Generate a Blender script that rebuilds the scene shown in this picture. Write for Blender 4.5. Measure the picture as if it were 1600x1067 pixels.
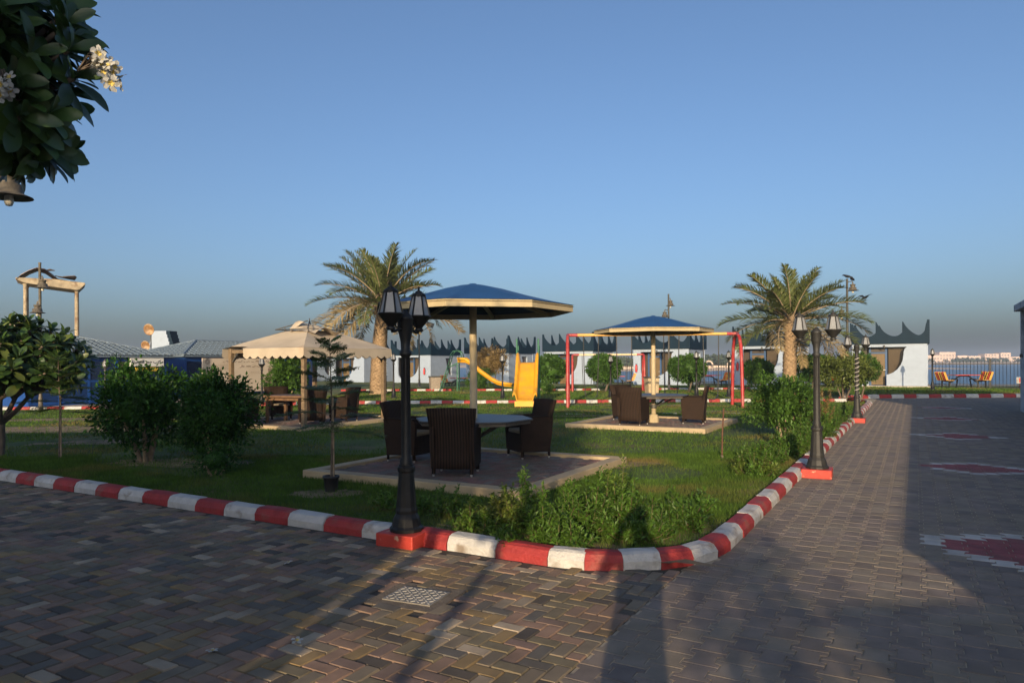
import bpy, math, random
from mathutils import Vector, Matrix, Euler
import numpy as np
R = math.radians
PI = math.pi
rnd = random.Random(7)
for o in list(bpy.data.objects):
    bpy.data.objects.remove(o)
scene = bpy.context.scene
COL = scene.collection

# ------------------------------------------------------------------ camera
cam_data = bpy.data.cameras.new('camera')
cam = bpy.data.objects.new('camera', cam_data)
COL.objects.link(cam)
cam_data.sensor_width = 36.0
cam_data.lens = 24.525
cam_data.shift_y = 0.0216
cam_data.clip_start = 0.05
cam_data.clip_end = 20000
cam.matrix_world = Matrix.Translation((0, 0, 1.65)) @ Euler((R(90), 0, 0)).to_matrix().to_4x4() @ Matrix.Rotation(R(-0.35), 4, 'Z')
scene.camera = cam

# ------------------------------------------------------------------ sky, sun, exposure
SUN_EL, SUN_AZ = 12.0, 11.0          # light travels towards +Y, 11 degrees to the right of it
world = bpy.data.worlds.new('World')
scene.world = world
world.use_nodes = True
wn, wl = world.node_tree.nodes, world.node_tree.links
sky = wn.new('ShaderNodeTexSky')
sky.sky_type = 'NISHITA'
sky.sun_disc = False
sky.sun_elevation = R(SUN_EL)
sky.sun_rotation = R(180 + SUN_AZ)
sky.altitude = 0
sky.air_density = 0.8
sky.dust_density = 3.9
sky.ozone_density = 3.0
wl.new(sky.outputs[0], wn['Background'].inputs[0])
wn['Background'].inputs[1].default_value = 0.13
sun_data = bpy.data.lights.new('sun', 'SUN')
sun_data.energy = 4.2
sun_data.angle = R(0.5)
sun_data.color = (1.0, 0.77, 0.49)
sun = bpy.data.objects.new('sun', sun_data)
COL.objects.link(sun)
sdir = Vector((math.sin(R(SUN_AZ)) * math.cos(R(SUN_EL)), math.cos(R(SUN_AZ)) * math.cos(R(SUN_EL)), -math.sin(R(SUN_EL))))
sun.rotation_euler = sdir.to_track_quat('-Z', 'Y').to_euler()
sun.location = (-10, -40, 20)
scene.view_settings.view_transform = 'Standard'
scene.view_settings.look = 'None'
scene.view_settings.exposure = 0.62
scene.view_settings.gamma = 1.0
scene.view_settings.use_curve_mapping = False
scene.render.engine = 'CYCLES'
scene.cycles.max_bounces = 6
scene.cycles.transparent_max_bounces = 12
scene.cycles.volume_bounces = 0
scene.cycles.use_denoising = True

# ------------------------------------------------------------------ helpers
CU, SU = math.cos(R(30)), math.sin(R(30))
def W(a, b, z=0.0):
    """park grid (a along the near kerb, b along the road) to world"""
    return Vector((CU * a + SU * b, -SU * a + CU * b, z))
PARK = R(-30)

class MB:
    def __init__(self):
        self.v = []; self.f = []; self.m = []; self.s = []
    def add(self, verts, faces, mi=0, smooth=False):
        n = len(self.v)
        self.v.extend([tuple(p) for p in verts])
        for f in faces:
            self.f.append(tuple(i + n for i in f)); self.m.append(mi); self.s.append(smooth)
        return self
    def box(self, c, s, rz=0.0, mi=0, M=None):
        hx, hy, hz = s[0] / 2, s[1] / 2, s[2] / 2
        vs = [Vector((x, y, z)) for z in (-hz, hz) for x, y in ((-hx, -hy), (hx, -hy), (hx, hy), (-hx, hy))]
        if M is None: M = Matrix.Rotation(rz, 3, 'Z')
        vs = [M @ p + Vector(c) for p in vs]
        return self.add(vs, [(3, 2, 1, 0), (4, 5, 6, 7), (0, 1, 5, 4), (1, 2, 6, 5), (2, 3, 7, 6), (3, 0, 4, 7)], mi)
    def bar(self, p0, p1, w, h=None, mi=0):
        p0, p1 = Vector(p0), Vector(p1); h = h or w
        d = p1 - p0
        q = d.to_track_quat('Z', 'Y').to_matrix()
        return self.box((p0 + p1) / 2, (w, h, d.length), M=q, mi=mi)
    def tube(self, pts, rad, seg=8, mi=0, cap=True, smooth=True):
        pts = [Vector(p) for p in pts]
        if not hasattr(rad, '__len__'): rad = [rad] * len(pts)
        vs = []; fs = []
        t0 = (pts[1] - pts[0]).normalized()
        up = Vector((0, 0, 1)) if abs(t0.z) < .9 else Vector((1, 0, 0))
        nrm = t0.cross(up).normalized()
        for i, p in enumerate(pts):
            if i == 0: t = t0
            elif i == len(pts) - 1: t = (pts[i] - pts[i - 1]).normalized()
            else: t = (pts[i + 1] - pts[i - 1]).normalized()
            nrm = (nrm - t * nrm.dot(t)).normalized()
            bn = t.cross(nrm)
            for k in range(seg):
                an = 2 * PI * k / seg
                vs.append(p + (nrm * math.cos(an) + bn * math.sin(an)) * rad[i])
        for i in range(len(pts) - 1):
            for k in range(seg):
                k2 = (k + 1) % seg
                fs.append((i * seg + k, i * seg + k2, (i + 1) * seg + k2, (i + 1) * seg + k))
        self.add(vs, fs, mi, smooth)
        if cap:
            n = len(vs)
            self.add(vs[:seg], [tuple(range(seg))[::-1]], mi)
            self.add(vs[n - seg:], [tuple(range(seg))], mi)
        return self
    def lathe(self, prof, seg=16, c=(0, 0, 0), mi=0, smooth=True, rot=0.0):
        c = Vector(c); vs = []; fs = []
        for r, z in prof:
            for k in range(seg):
                an = rot + 2 * PI * k / seg
                vs.append(c + Vector((r * math.cos(an), r * math.sin(an), z)))
        for i in range(len(prof) - 1):
            for k in range(seg):
                k2 = (k + 1) % seg
                fs.append((i * seg + k, i * seg + k2, (i + 1) * seg + k2, (i + 1) * seg + k))
        self.add(vs, fs, mi, smooth)
        if prof[0][0] > 1e-4: self.add(vs[:seg], [tuple(range(seg))[::-1]], mi)
        if prof[-1][0] > 1e-4: self.add(vs[-seg:], [tuple(range(seg))], mi)
        return self
    def prism(self, out, z0, z1, mi=0):
        n = len(out)
        vs = [(x, y, z0) for x, y in out] + [(x, y, z1) for x, y in out]
        fs = [tuple(range(n))[::-1], tuple(range(n, 2 * n))]
        fs += [(i, (i + 1) % n, n + (i + 1) % n, n + i) for i in range(n)]
        return self.add(vs, fs, mi)
    def ext(self, out, y0, y1, mi=0):
        """outline in x,z pushed along y (outline counter-clockwise seen from -y)"""
        n = len(out)
        vs = [(x, y0, z) for x, z in out] + [(x, y1, z) for x, z in out]
        fs = [tuple(range(n)), tuple(range(n, 2 * n))[::-1]]
        fs += [((i + 1) % n, i, n + i, n + (i + 1) % n) for i in range(n)]
        return self.add(vs, fs, mi)
    def mesh(self, name, mats):
        me = bpy.data.meshes.new(name)
        me.from_pydata(self.v, [], self.f)
        if not isinstance(mats, (list, tuple)): mats = [mats]
        for m in mats: me.materials.append(m)
        me.polygons.foreach_set('material_index', self.m)
        me.polygons.foreach_set('use_smooth', self.s)
        me.update()
        return me
    def build(self, name, mats, parent=None, loc=None, rz=None, bevel=0):
        return put(name, self.mesh(name, mats), parent, loc, rz, bevel)

def put(name, me, parent=None, loc=None, rz=None, bevel=0):
    o = bpy.data.objects.new(name, me)
    COL.objects.link(o)
    if parent is not None: o.parent = parent
    if loc is not None: o.location = loc
    if rz is not None: o.rotation_euler = (0, 0, rz)
    if bevel:
        b = o.modifiers.new('bevel', 'BEVEL'); b.width = bevel; b.segments = 2; b.limit_method = 'ANGLE'; b.angle_limit = R(40)
    return o

def tag(o, label, cat, group=None):
    o['label'] = label; o['category'] = cat
    if group: o['group'] = group
    return o
def thing(name, label, cat, loc=(0, 0, 0), rz=0.0, group=None, scale=None):
    o = bpy.data.objects.new(name, None)
    o.empty_display_size = .1
    COL.objects.link(o)
    o.location = loc; o.rotation_euler = (0, 0, rz)
    if scale: o.scale = (scale,) * 3
    return tag(o, label, cat, group)
def struct(o):
    o['kind'] = 'structure'; return o
def stuff(o):
    o['kind'] = 'stuff'; return o
KIDS = {}
def copy_tree(src, label=None, loc=None, rz=None, parent=None, group=None):
    c = src.copy(); COL.objects.link(c)
    c.parent = parent
    if label: c['label'] = label
    if group: c['group'] = group
    if loc is not None: c.location = loc
    if rz is not None: c.rotation_euler = (0, 0, rz)
    for ch in list(src.children):
        copy_tree(ch, parent=c)
    return c

# ------------------------------------------------------------------ materials
MATS = {}
def mat(name, col, rough=.7, var=.2, scale=6.0, bump=0.0, bscale=30.0, metal=0.0, col2=None, c2=(.5, .62), s2=2.0,
        world_co=False, island=0.0, trans=0.0, spec=.4, detail=4.0, dirt=None):
    if name in MATS: return MATS[name]
    m = bpy.data.materials.new(name); m.use_nodes = True
    N, L = m.node_tree.nodes, m.node_tree.links
    p = N['Principled BSDF']
    p.inputs['Roughness'].default_value = rough
    p.inputs['Metallic'].default_value = metal
    p.inputs['Specular IOR Level'].default_value = spec
    if world_co:
        co = N.new('ShaderNodeNewGeometry').outputs['Position']
    else:
        co = N.new('ShaderNodeTexCoord').outputs['Object']
    nz = N.new('ShaderNodeTexNoise'); nz.inputs['Scale'].default_value = scale; nz.inputs['Detail'].default_value = detail
    L.new(co, nz.inputs['Vector'])
    rp = N.new('ShaderNodeValToRGB')
    rp.color_ramp.elements[0].position = .3; rp.color_ramp.elements[1].position = .7
    lo = [max(0, c * (1 - var)) for c in col]; hi = [min(1, c * (1 + var)) for c in col]
    rp.color_ramp.elements[0].color = (*lo, 1); rp.color_ramp.elements[1].color = (*hi, 1)
    L.new(nz.outputs['Fac'], rp.inputs[0])
    out = rp.outputs[0]
    if col2 is not None:
        n2 = N.new('ShaderNodeTexNoise'); n2.inputs['Scale'].default_value = s2; n2.inputs['Detail'].default_value = 6
        L.new(co, n2.inputs['Vector'])
        r2 = N.new('ShaderNodeValToRGB'); r2.color_ramp.elements[0].position = c2[0]; r2.color_ramp.elements[1].position = c2[1]
        L.new(n2.outputs['Fac'], r2.inputs[0])
        mx = N.new('ShaderNodeMixRGB'); mx.inputs[2].default_value = (*col2, 1)
        L.new(r2.outputs[0], mx.inputs[0]); L.new(out, mx.inputs[1]); out = mx.outputs[0]
    if island:
        g = N.new('ShaderNodeNewGeometry')
        mr = N.new('ShaderNodeMapRange'); mr.inputs['To Min'].default_value = 1 - island; mr.inputs['To Max'].default_value = 1 + island
        L.new(g.outputs['Random Per Island'], mr.inputs['Value'])
        mm = N.new('ShaderNodeVectorMath'); mm.operation = 'SCALE'
        L.new(out, mm.inputs[0]); L.new(mr.outputs[0], mm.inputs['Scale']); out = mm.outputs[0]
    L.new(out, p.inputs['Base Color'])
    if bump:
        nb = N.new('ShaderNodeTexNoise'); nb.inputs['Scale'].default_value = bscale; nb.inputs['Detail'].default_value = 6
        L.new(co, nb.inputs['Vector'])
        b = N.new('ShaderNodeBump'); b.inputs['Strength'].default_value = bump; b.inputs['Distance'].default_value = .02
        L.new(nb.outputs['Fac'], b.inputs['Height']); L.new(b.outputs[0], p.inputs['Normal'])
    if trans:
        t = N.new('ShaderNodeBsdfTranslucent'); L.new(out, t.inputs['Color'])
        ms = N.new('ShaderNodeMixShader'); ms.inputs[0].default_value = trans
        L.new(p.outputs[0], ms.inputs[1]); L.new(t.outputs[0], ms.inputs[2])
        L.new(ms.outputs[0], N['Material Output'].inputs[0])
    MATS[name] = m
    return m

M_white = mat('white_kerb_paint', (.47, .46, .44), .7, .12, 9, .6, 35, col2=(.25, .21, .17), c2=(.57, .72), s2=5, world_co=True)
M_red = mat('red_kerb_paint', (.29, .030, .030), .7, .18, 8, .6, 35, col2=(.22, .09, .07), c2=(.54, .74), s2=5, world_co=True)
M_redplinth = mat('red_plinth_paint', (.42, .045, .03), .5, .12, 8, .2, 50, col2=(.5, .33, .22), c2=(.60, .66), s2=9, world_co=True)
M_iron = mat('black_iron', (.010, .010, .010), .5, .3, 12, .1, 40, spec=.35, col2=(.025, .024, .022), c2=(.5, .75), s2=5)
M_irongrey = mat('grey_iron', (.06, .058, .052), .55, .3, 12, .1, 40, spec=.5)
M_cream = mat('cream_paint', (.41, .33, .19), .55, .07, 5, .1, 30, col2=(.5, .39, .25), c2=(.62, .78), s2=4)
M_padcream = mat('pad_cream_concrete', (.39, .305, .19), .8, .12, 4, .35, 25, col2=(.36, .29, .2), c2=(.56, .75), s2=2.5)
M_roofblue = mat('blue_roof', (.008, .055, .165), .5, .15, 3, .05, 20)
M_wicker = None
M_glass = None
def special_materials():
    global M_wicker, M_glass
    # woven wicker: two crossed wave textures
    m = bpy.data.materials.new('brown_wicker'); m.use_nodes = True
    N, L = m.node_tree.nodes, m.node_tree.links; p = N['Principled BSDF']
    p.inputs['Roughness'].default_value = .75; p.inputs['Specular IOR Level'].default_value = .15
    co = N.new('ShaderNodeTexCoord').outputs['Object']
    w1 = N.new('ShaderNodeTexWave'); w1.bands_direction = 'Z'; w1.inputs['Scale'].default_value = 22; w1.inputs['Distortion'].default_value = .6
    w2 = N.new('ShaderNodeTexWave'); w2.bands_direction = 'X'; w2.inputs['Scale'].default_value = 8; w2.inputs['Distortion'].default_value = .6
    L.new(co, w1.inputs['Vector']); L.new(co, w2.inputs['Vector'])
    mu = N.new('ShaderNodeMath'); mu.operation = 'MULTIPLY'
    L.new(w1.outputs['Fac'], mu.inputs[0]); L.new(w2.outputs['Fac'], mu.inputs[1])
    rp = N.new('ShaderNodeValToRGB'); rp.color_ramp.elements[0].color = (.012, .008, .006, 1); rp.color_ramp.elements[1].color = (.075, .045, .03, 1)
    rp.color_ramp.elements[1].position = .8
    L.new(mu.outputs[0], rp.inputs[0]); L.new(rp.outputs[0], p.inputs['Base Color'])
    b = N.new('ShaderNodeBump'); b.inputs['Strength'].default_value = .7; b.inputs['Distance'].default_value = .01
    L.new(mu.outputs[0], b.inputs['Height']); L.new(b.outputs[0], p.inputs['Normal'])
    M_wicker = m
    # frosted lamp glass
    m = bpy.data.materials.new('frosted_lamp_glass'); m.use_nodes = True
    N, L = m.node_tree.nodes, m.node_tree.links; p = N['Principled BSDF']
    p.inputs['Base Color'].default_value = (.30, .305, .31, 1); p.inputs['Roughness'].default_value = .2
    t = N.new('ShaderNodeBsdfTransparent'); t.inputs[0].default_value = (.8, .82, .85, 1)
    ms = N.new('ShaderNodeMixShader'); ms.inputs[0].default_value = .3
    L.new(p.outputs[0], ms.inputs[1]); L.new(t.outputs[0], ms.inputs[2]); L.new(ms.outputs[0], N['Material Output'].inputs[0])
    M_glass = m
special_materials()

def leafmat(name, col, island=.35, trans=.25, rough=.5, var=.25, scale=2.5, col2=None, c2=(.5, .7), s2=1.5, spec=.35):
    return mat(name, col, rough, var, scale, island=island, trans=trans, world_co=True, col2=col2, c2=c2, s2=s2, spec=spec)
M_shrub = leafmat('shrub_leaves', (.062, .128, .017), island=.45, col2=(.12, .14, .028), c2=(.55, .75))
M_bush = leafmat('bush_leaves', (.028, .082, .011), island=.55, rough=.5, spec=.25)
M_bushpale = leafmat('round_bush_leaves', (.058, .125, .018), island=.45)  # paler green leaf colour for the round, tall and low bushes
M_topiary = leafmat('topiary_leaves', (.048, .11, .016), island=.4)
M_brownleaf = leafmat('dry_brown_leaves', (.20, .14, .055), island=.4)
M_frang = leafmat('frangipani_leaves', (.040, .080, .018), island=.35, rough=.38, spec=.5, trans=.2)
M_frang2 = leafmat('frangipani_young_leaves', (.10, .13, .03), island=.35, rough=.4)
M_palm = leafmat('palm_leaflets', (.095, .118, .036), island=.3, rough=.55, trans=.15)
M_palmdry = leafmat('dry_palm_leaflets', (.24, .185, .09), island=.3, rough=.7, trans=.12)
M_feather = leafmat('feathery_leaves', (.075, .13, .035), island=.3)
M_petal = mat('white_petals', (.52, .52, .49), .6, .05, 4, trans=.3)
M_petalyellow = mat('petal_throat', (.6, .46, .12), .6, .08, 4)
M_bark = mat('grey_bark', (.13, .10, .075), .9, .3, 14, .6, 40)
M_palebark = mat('pale_shrub_stem', (.28, .21, .14), .9, .25, 14, .5, 40)
M_palmbark = mat('palm_bark', (.30, .21, .125), .9, .3, 9, .6, 30)
M_stem = mat('frangipani_bark', (.13, .10, .075), .85, .25, 10, .4, 25)

# ------------------------------------------------------------------ the setting: ground, lawns, road, sea
def sheet(name, pts, z, m, sub=0):
    mb = MB(); mb.add([(p[0], p[1], z) for p in pts], [tuple(range(len(pts)))])
    return struct(mb.build(name, m))
M_sand = mat('dusty_ground', (.24, .19, .13), .95, .2, .6, .3, 8, world_co=True, col2=(.17, .13, .09), s2=.25)
M_bed = mat('paving_sand_bed', (.37, .315, .235), .95, .2, 3, .3, 80, world_co=True, col2=(.17, .15, .12), c2=(.52, .72), s2=.8)
M_joint = mat('dark_paving_bed', (.055, .048, .04), .95, .3, 3, .3, 80, world_co=True, col2=(.14, .12, .085), c2=(.5, .68), s2=.9)
M_lawn = mat('lawn_soil_and_turf', (.048, .080, .016), .95, .35, 1.2, .6, 60, world_co=True, col2=(.17, .125, .065), c2=(.56, .74), s2=.42)
M_lawnfar = mat('back_lawn_turf', (.085, .11, .026), .95, .3, 1.0, .6, 40, world_co=True, col2=(.20, .155, .075), c2=(.54, .70), s2=.33)

sheet('ground', [W(-200, -80), W(120, -80), W(120, 52.5), W(-200, 52.5)], -.06, M_sand)
sheet('road', [W(-1.6, -8), W(14, -8), W(14, 29), W(7, 40), W(-3.2, 40), W(-1.6, 30)], 0.0, M_bed)
sheet('pavement', [W(-26, -8), W(-1.6, -8), W(-1.6, 5.6), W(-26, 5.6)], 0.0, M_joint)

KL, KR, RC = 5.05, -1.4, 1.2       # near kerb line, road kerb line, corner radius
def corner_arc(off=0.0, n=10):
    c = (KR - RC, KL + RC); r = RC - off
    return [(c[0] + r * math.cos(t), c[1] + r * math.sin(t)) for t in [(-PI / 2) + (PI / 2) * i / n for i in range(n + 1)]]
inner = .17
lawn_ab = [(-30, KL + inner)] + corner_arc(inner) + [(KR - inner, 30.2)]
lawn_xy = [W(*p) for p in lawn_ab] + [Vector((13.2, 27.7, 0)), Vector((9.7, 28.05, 0)), Vector((2.5, 28.0, 0)), Vector((-6.2, 28.3, 0)), Vector((-15.4, 26.2, 0)), Vector((-18.6, 25.8, 0)), W(-38, 12), W(-30, 8)]
def lawn_mesh():
    me_pts = lawn_xy
    mb = MB(); mb.add([(p.x, p.y, .06) for p in me_pts], [tuple(range(len(me_pts)))])
    return mb
struct(lawn_mesh().build('lawn', M_lawn))
M_bare = mat('bare_sandy_soil', (.21, .15, .09), .95, .3, 4, .6, 50, world_co=True, col2=(.09, .085, .035), c2=(.52, .66), s2=3)
def soil(x, y, rx, ry, rz, seed):
    r = random.Random(seed); pts = []
    for k in range(26):
        a = 2 * PI * k / 26; q = r.uniform(.72, 1.12)
        px, py = rx * q * math.cos(a), ry * q * math.sin(a)
        pts.append((x + px * math.cos(rz) - py * math.sin(rz), y + px * math.sin(rz) + py * math.cos(rz), .064))
    struct(MB().add(pts, [tuple(range(26))]).build('bare_soil', M_bare))
for q in ((-11.3, 17.6, 3.6, 1.1, .1), (-12.5, 20.8, 4, .7, .05), (1.75, 10.85, .75, .28, .5), (-5.4, 11.4, 1.3, .55, -.2), (-2.3, 8.6, .5, .3, 0), (2.6, 21.0, 1.6, .25, 0), (6.4, 22.6, 1.5, .3, 0), (5.2, 26.2, 3.0, .5, -.1), (3.15, 9.0, .9, .16, 1.05), (-8.6, 14.6, 1.4, .5, .2)):
    soil(*q, seed=q[0])
soil(W(-2.75, 5.5).x, W(-2.75, 5.5).y, 1.5, .26, PARK, 77)
soil(W(-1.95, 6.35).x, W(-1.95, 6.35).y, .7, .28, PARK + 1.1, 78)
# strip of pavement in front of the blue office and the back lawn
sheet('office_path', [(-40, 22), (-18.6, 25.75), (-15.4, 26.15), (-9, 27.6), (-9.5, 31), (-20, 40), (-45, 40)], .012, mat('concrete_path', (.30, .25, .20), .9, .2, 1.2, .3, 30, world_co=True))
back = [(-10, 28.0), (-6.2, 28.5), (2.5, 28.2), (9.7, 28.25), (13.0, 27.95), (14.3, 29.6), (16.1, 31.45), (28, 31.3), (60, 20), W(40, 52), W(-90, 52), (-45, 45), (-14, 36)]
struct(MB().add([(p[0], p[1], .10) for p in back], [tuple(range(len(back)))]).build('back_lawn', M_lawnfar))

# sea and the far shore
def sea_material():
    m = bpy.data.materials.new('sea_water'); m.use_nodes = True
    N, L = m.node_tree.nodes, m.node_tree.links; p = N['Principled BSDF']
    p.inputs['Base Color'].default_value = (.030, .075, .14, 1); p.inputs['Roughness'].default_value = .28
    co = N.new('ShaderNodeNewGeometry').outputs['Position']
    n1 = N.new('ShaderNodeTexNoise'); n1.inputs['Scale'].default_value = .35; n1.inputs['Detail'].default_value = 6
    mp = N.new('ShaderNodeMapping'); mp.inputs['Scale'].default_value = (.5, 1.2, 1); mp.inputs['Rotation'].default_value = (0, 0, .4)
    L.new(co, mp.inputs[0]); L.new(mp.outputs[0], n1.inputs['Vector'])
    b = N.new('ShaderNodeBump'); b.inputs['Strength'].default_value = 1.0; b.inputs['Distance'].default_value = 1.2
    L.new(n1.outputs['Fac'], b.inputs['Height']); L.new(b.outputs[0], p.inputs['Normal'])
    return m
sheet('sea', [(-1200, 20), (1200, 20), (1200, 1500), (-1200, 1500)], -1.6, sea_material())
M_sea_wall = mat('sea_wall_concrete', (.35, .31, .26), .9, .2, 2, .3, 10)
struct(MB().prism([tuple(W(-120, 52)[:2]), tuple(W(80, 52)[:2]), tuple(W(80, 53)[:2]), tuple(W(-120, 53)[:2])], -2.5, .1).build('sea_wall', M_sea_wall))
# ------------------------------------------------------------------ kerbs: every painted stone is a piece
KP = [(0, 0), (0, .07), (.035, .122), (.07, .136), (.165, .136), (.165, 0)]     # outer foot, chamfer, top, back
def kerb_mesh(name, L, m, h=1.0, taper=0.0):
    mb = MB(); g = .004
    n = len(KP); r = random.Random(name)
    vs = []
    for x in (-L / 2 + g, 0, L / 2 - g):
        for (y, z) in KP:
            t = taper * y / .165
            xx = x * (1 - t) if x else r.uniform(-.01, .01)
            vs.append((xx, y + r.uniform(-.004, .004), z * h + (r.uniform(-.004, .004) if z else 0)))
    fs = []
    for k in range(2):
        for i in range(n - 1):
            fs.append((k * n + i, (k + 1) * n + i, (k + 1) * n + i + 1, k * n + i + 1)[::-1])
    fs.append(tuple(range(n))[::-1]); fs.append(tuple(range(2 * n, 3 * n)))
    mb.add(vs, fs)
    me = mb.mesh(name, m)
    return me
def lay_kerb(root, pts, L, start=0, h=1.0, z=0.0, gap=()):
    """pts: world polyline of the outer foot, the lawn on the left hand side of travel"""
    pts = [Vector((p[0], p[1], 0)) for p in pts]
    seg = [(pts[i + 1] - pts[i]).length for i in range(len(pts) - 1)]
    tot = sum(seg); n = max(1, round(tot / L)); L = tot / n
    meshes = [[kerb_mesh('kerb_stone_%s%d' % (c, k), L, m, h) for k in range(3)] for c, m in (('white', M_white), ('red', M_red))]
    def at(s):
        for i, q in enumerate(seg):
            if s <= q or i == len(seg) - 1: return pts[i] + (pts[i + 1] - pts[i]) * (s / q)
            s -= q
    for k in range(n):
        if k in gap: continue
        p0, p1 = at(k * L), at((k + 1) * L)
        d = p1 - p0
        o = put('kerb_stone', meshes[(k + start) % 2][rnd.randrange(3)], root)
        mid = (p0 + p1) / 2
        o.location = (mid.x + rnd.uniform(-.004, .004), mid.y + rnd.uniform(-.004, .004), z + rnd.uniform(-.006, .004))
        o.rotation_euler = (rnd.uniform(-.015, .015), rnd.uniform(-.006, .006), math.atan2(d.y, d.x) + rnd.uniform(-.006, .006))
        o.scale.x = d.length / L
    return n
def kerb_root(name):
    o = bpy.data.objects.new(name, None); COL.objects.link(o); return struct(o)
k = kerb_root('lawn_kerb')
n0 = lay_kerb(k, [W(-16.55, KL), W(KR - RC, KL)], .5, 0)
n1 = lay_kerb(k, [W(*p) for p in corner_arc(0, 16)], .315, n0)
n2 = lay_kerb(k, [W(KR, KL + RC), W(KR, 29.8)], .5, n0 + n1)
lay_kerb(k, [W(*p) for p in ((KR, 29.8), (KR - .05, 30.4), (KR - .3, 30.9))], .4, 1)
k = kerb_root('back_kerb')
lay_kerb(k, [(-19.6, 25.55), (-15.4, 25.95)], .62, 1, 1.2)
lay_kerb(k, [(-11.2, 27.1), (-6.2, 28.15), (2.5, 27.84), (9.7, 27.9), (13.2, 27.55)], .45, 0, 1.35)
k = kerb_root('playground_kerb')
lay_kerb(k, [(-10, 40.7), (-6.0, 40.4), (3.6, 39.6), (12.1, 39.7), (14, 39.5)], .5, 1, .9, .09, gap=(13, 14, 15, 20, 21, 30, 31, 40))
k = kerb_root('road_end_kerb')
lay_kerb(k, [(13.9, 29.3), (14.5, 30.2), (16.0, 31.2), (28, 31.05)], .56, 1, 1.25)
k = kerb_root('sunken_kerb')
lay_kerb(k, [(-.3, 21.4), (1.3, 21.75), (9.2, 21.8)], .5, 0, .9, -.055, gap=(3, 6, 7, 8, 12))

# ------------------------------------------------------------------ paving pieces
def tint(name, col, dirt=(.10, .085, .065)):
    col = tuple(c * 1.3 for c in col)
    return mat(name, col, .8, .22, 5, .4, 220, world_co=True, col2=dirt, c2=(.44, .80), s2=1.3, spec=.3)
B_COLS = [('brick_rose', (.175, .122, .098)), ('brick_grey', (.14, .122, .098)), ('brick_slate', (.082, .080, .078)), ('brick_ochre', (.175, .130, .070)),
          ('brick_pale', (.25, .215, .175)), ('brick_olive', (.118, .105, .075)), ('brick_mauve', (.13, .095, .085)), ('brick_dark', (.055, .050, .047))]
B_W = [24, 20, 16, 12, 10, 14, 18, 10]
B_MATS = [tint(n, (c[0] * 1.17, c[1] * 1.10, c[2] * .98), (.125, .10, .07)) for n, c in B_COLS]
def brick_data(L, Wd, mi, mb, c=(0, 0), rz=0.0, z=0.0, tx=0.0, ty=0.0):
    hx, hy = L / 2 - .003, Wd / 2 - .003; e = .006; t = .012
    base = [(-hx, -hy, 0), (hx, -hy, 0), (hx, hy, 0), (-hx, hy, 0), (-hx + e, -hy + e, t), (hx - e, -hy + e, t), (hx - e, hy - e, t), (-hx + e, hy - e, t)]
    ca, sa = math.cos(rz), math.sin(rz)
    vs = [(c[0] + x * ca - y * sa, c[1] + x * sa + y * ca, z + zz + (x * tx + y * ty if zz else 0)) for x, y, zz in base]
    mb.add(vs, [(4, 5, 6, 7), (0, 1, 5, 4), (1, 2, 6, 5), (2, 3, 7, 6), (3, 0, 4, 7)], mi)
def seen(x, y, margin=.25):
    return y > 3.2 and abs(x) < y * (.734 + .02) + margin
def place_bricks():
    rb = random.Random(3)
    S = .1
    bricks = []
    for i in range(-160, -16):
        for j in range(0, 64):
            k = (i - j) % 4
            if k == 0: c = ((i + 1) * S, (j + .5) * S); rot = 0
            elif k == 3: c = ((i + .5) * S, (j + 1) * S); rot = PI / 2
            else: continue
            L = .2
            if k == 0 and i == -17: c = (-1.65, c[1]); L = .1
            if c[0] > -1.64 or (c[1] > KL - .06 and (c[0] < KR - RC or math.hypot(c[0] - KR + RC, c[1] - KL - RC) < RC + .02)): continue
            w = W(*c)
            if not (w.y > 1.5 and abs(w.x) < w.y * .8 + 1.5): continue
            if abs(c[0] + 3.06) < .28 and abs(c[1] - 3.93) < .26: continue
            bricks.append((w.length if seen(w.x, w.y, 0) else 99 + w.length, w, rot + PARK, L))
    bricks.sort(key=lambda t: t[0])
    pave = bpy.data.objects['pavement']
    meshes = []
    for mi, m in enumerate(B_MATS):
        mb = MB(); brick_data(.2, .1, 0, mb); meshes.append(mb.mesh('brick', m))
    halves = []
    for mi, m in enumerate(B_MATS):
        mb = MB(); brick_data(.1, .1, 0, mb); halves.append(mb.mesh('brick', m))
    rest = MB()
    for n, (d, w, rz, L) in enumerate(bricks):
        mi = rb.choices(range(len(B_MATS)), B_W)[0]
        dz = rb.uniform(-.003, .003)
        if n < 300:
            o = put('brick', (meshes if L > .15 else halves)[mi], pave)
            o.location = (w.x, w.y, .002 + dz); o.rotation_euler = (rb.uniform(-.012, .012), rb.uniform(-.012, .012), rz + rb.uniform(-.012, .012))
        else:
            brick_data(L, .1, mi, rest, (w.x, w.y), rz + rb.uniform(-.012, .012), .002 + dz, rb.uniform(-.012, .012), rb.uniform(-.012, .012))
    stuff(rest.build('paving_bricks', B_MATS, pave))
place_bricks()

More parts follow.
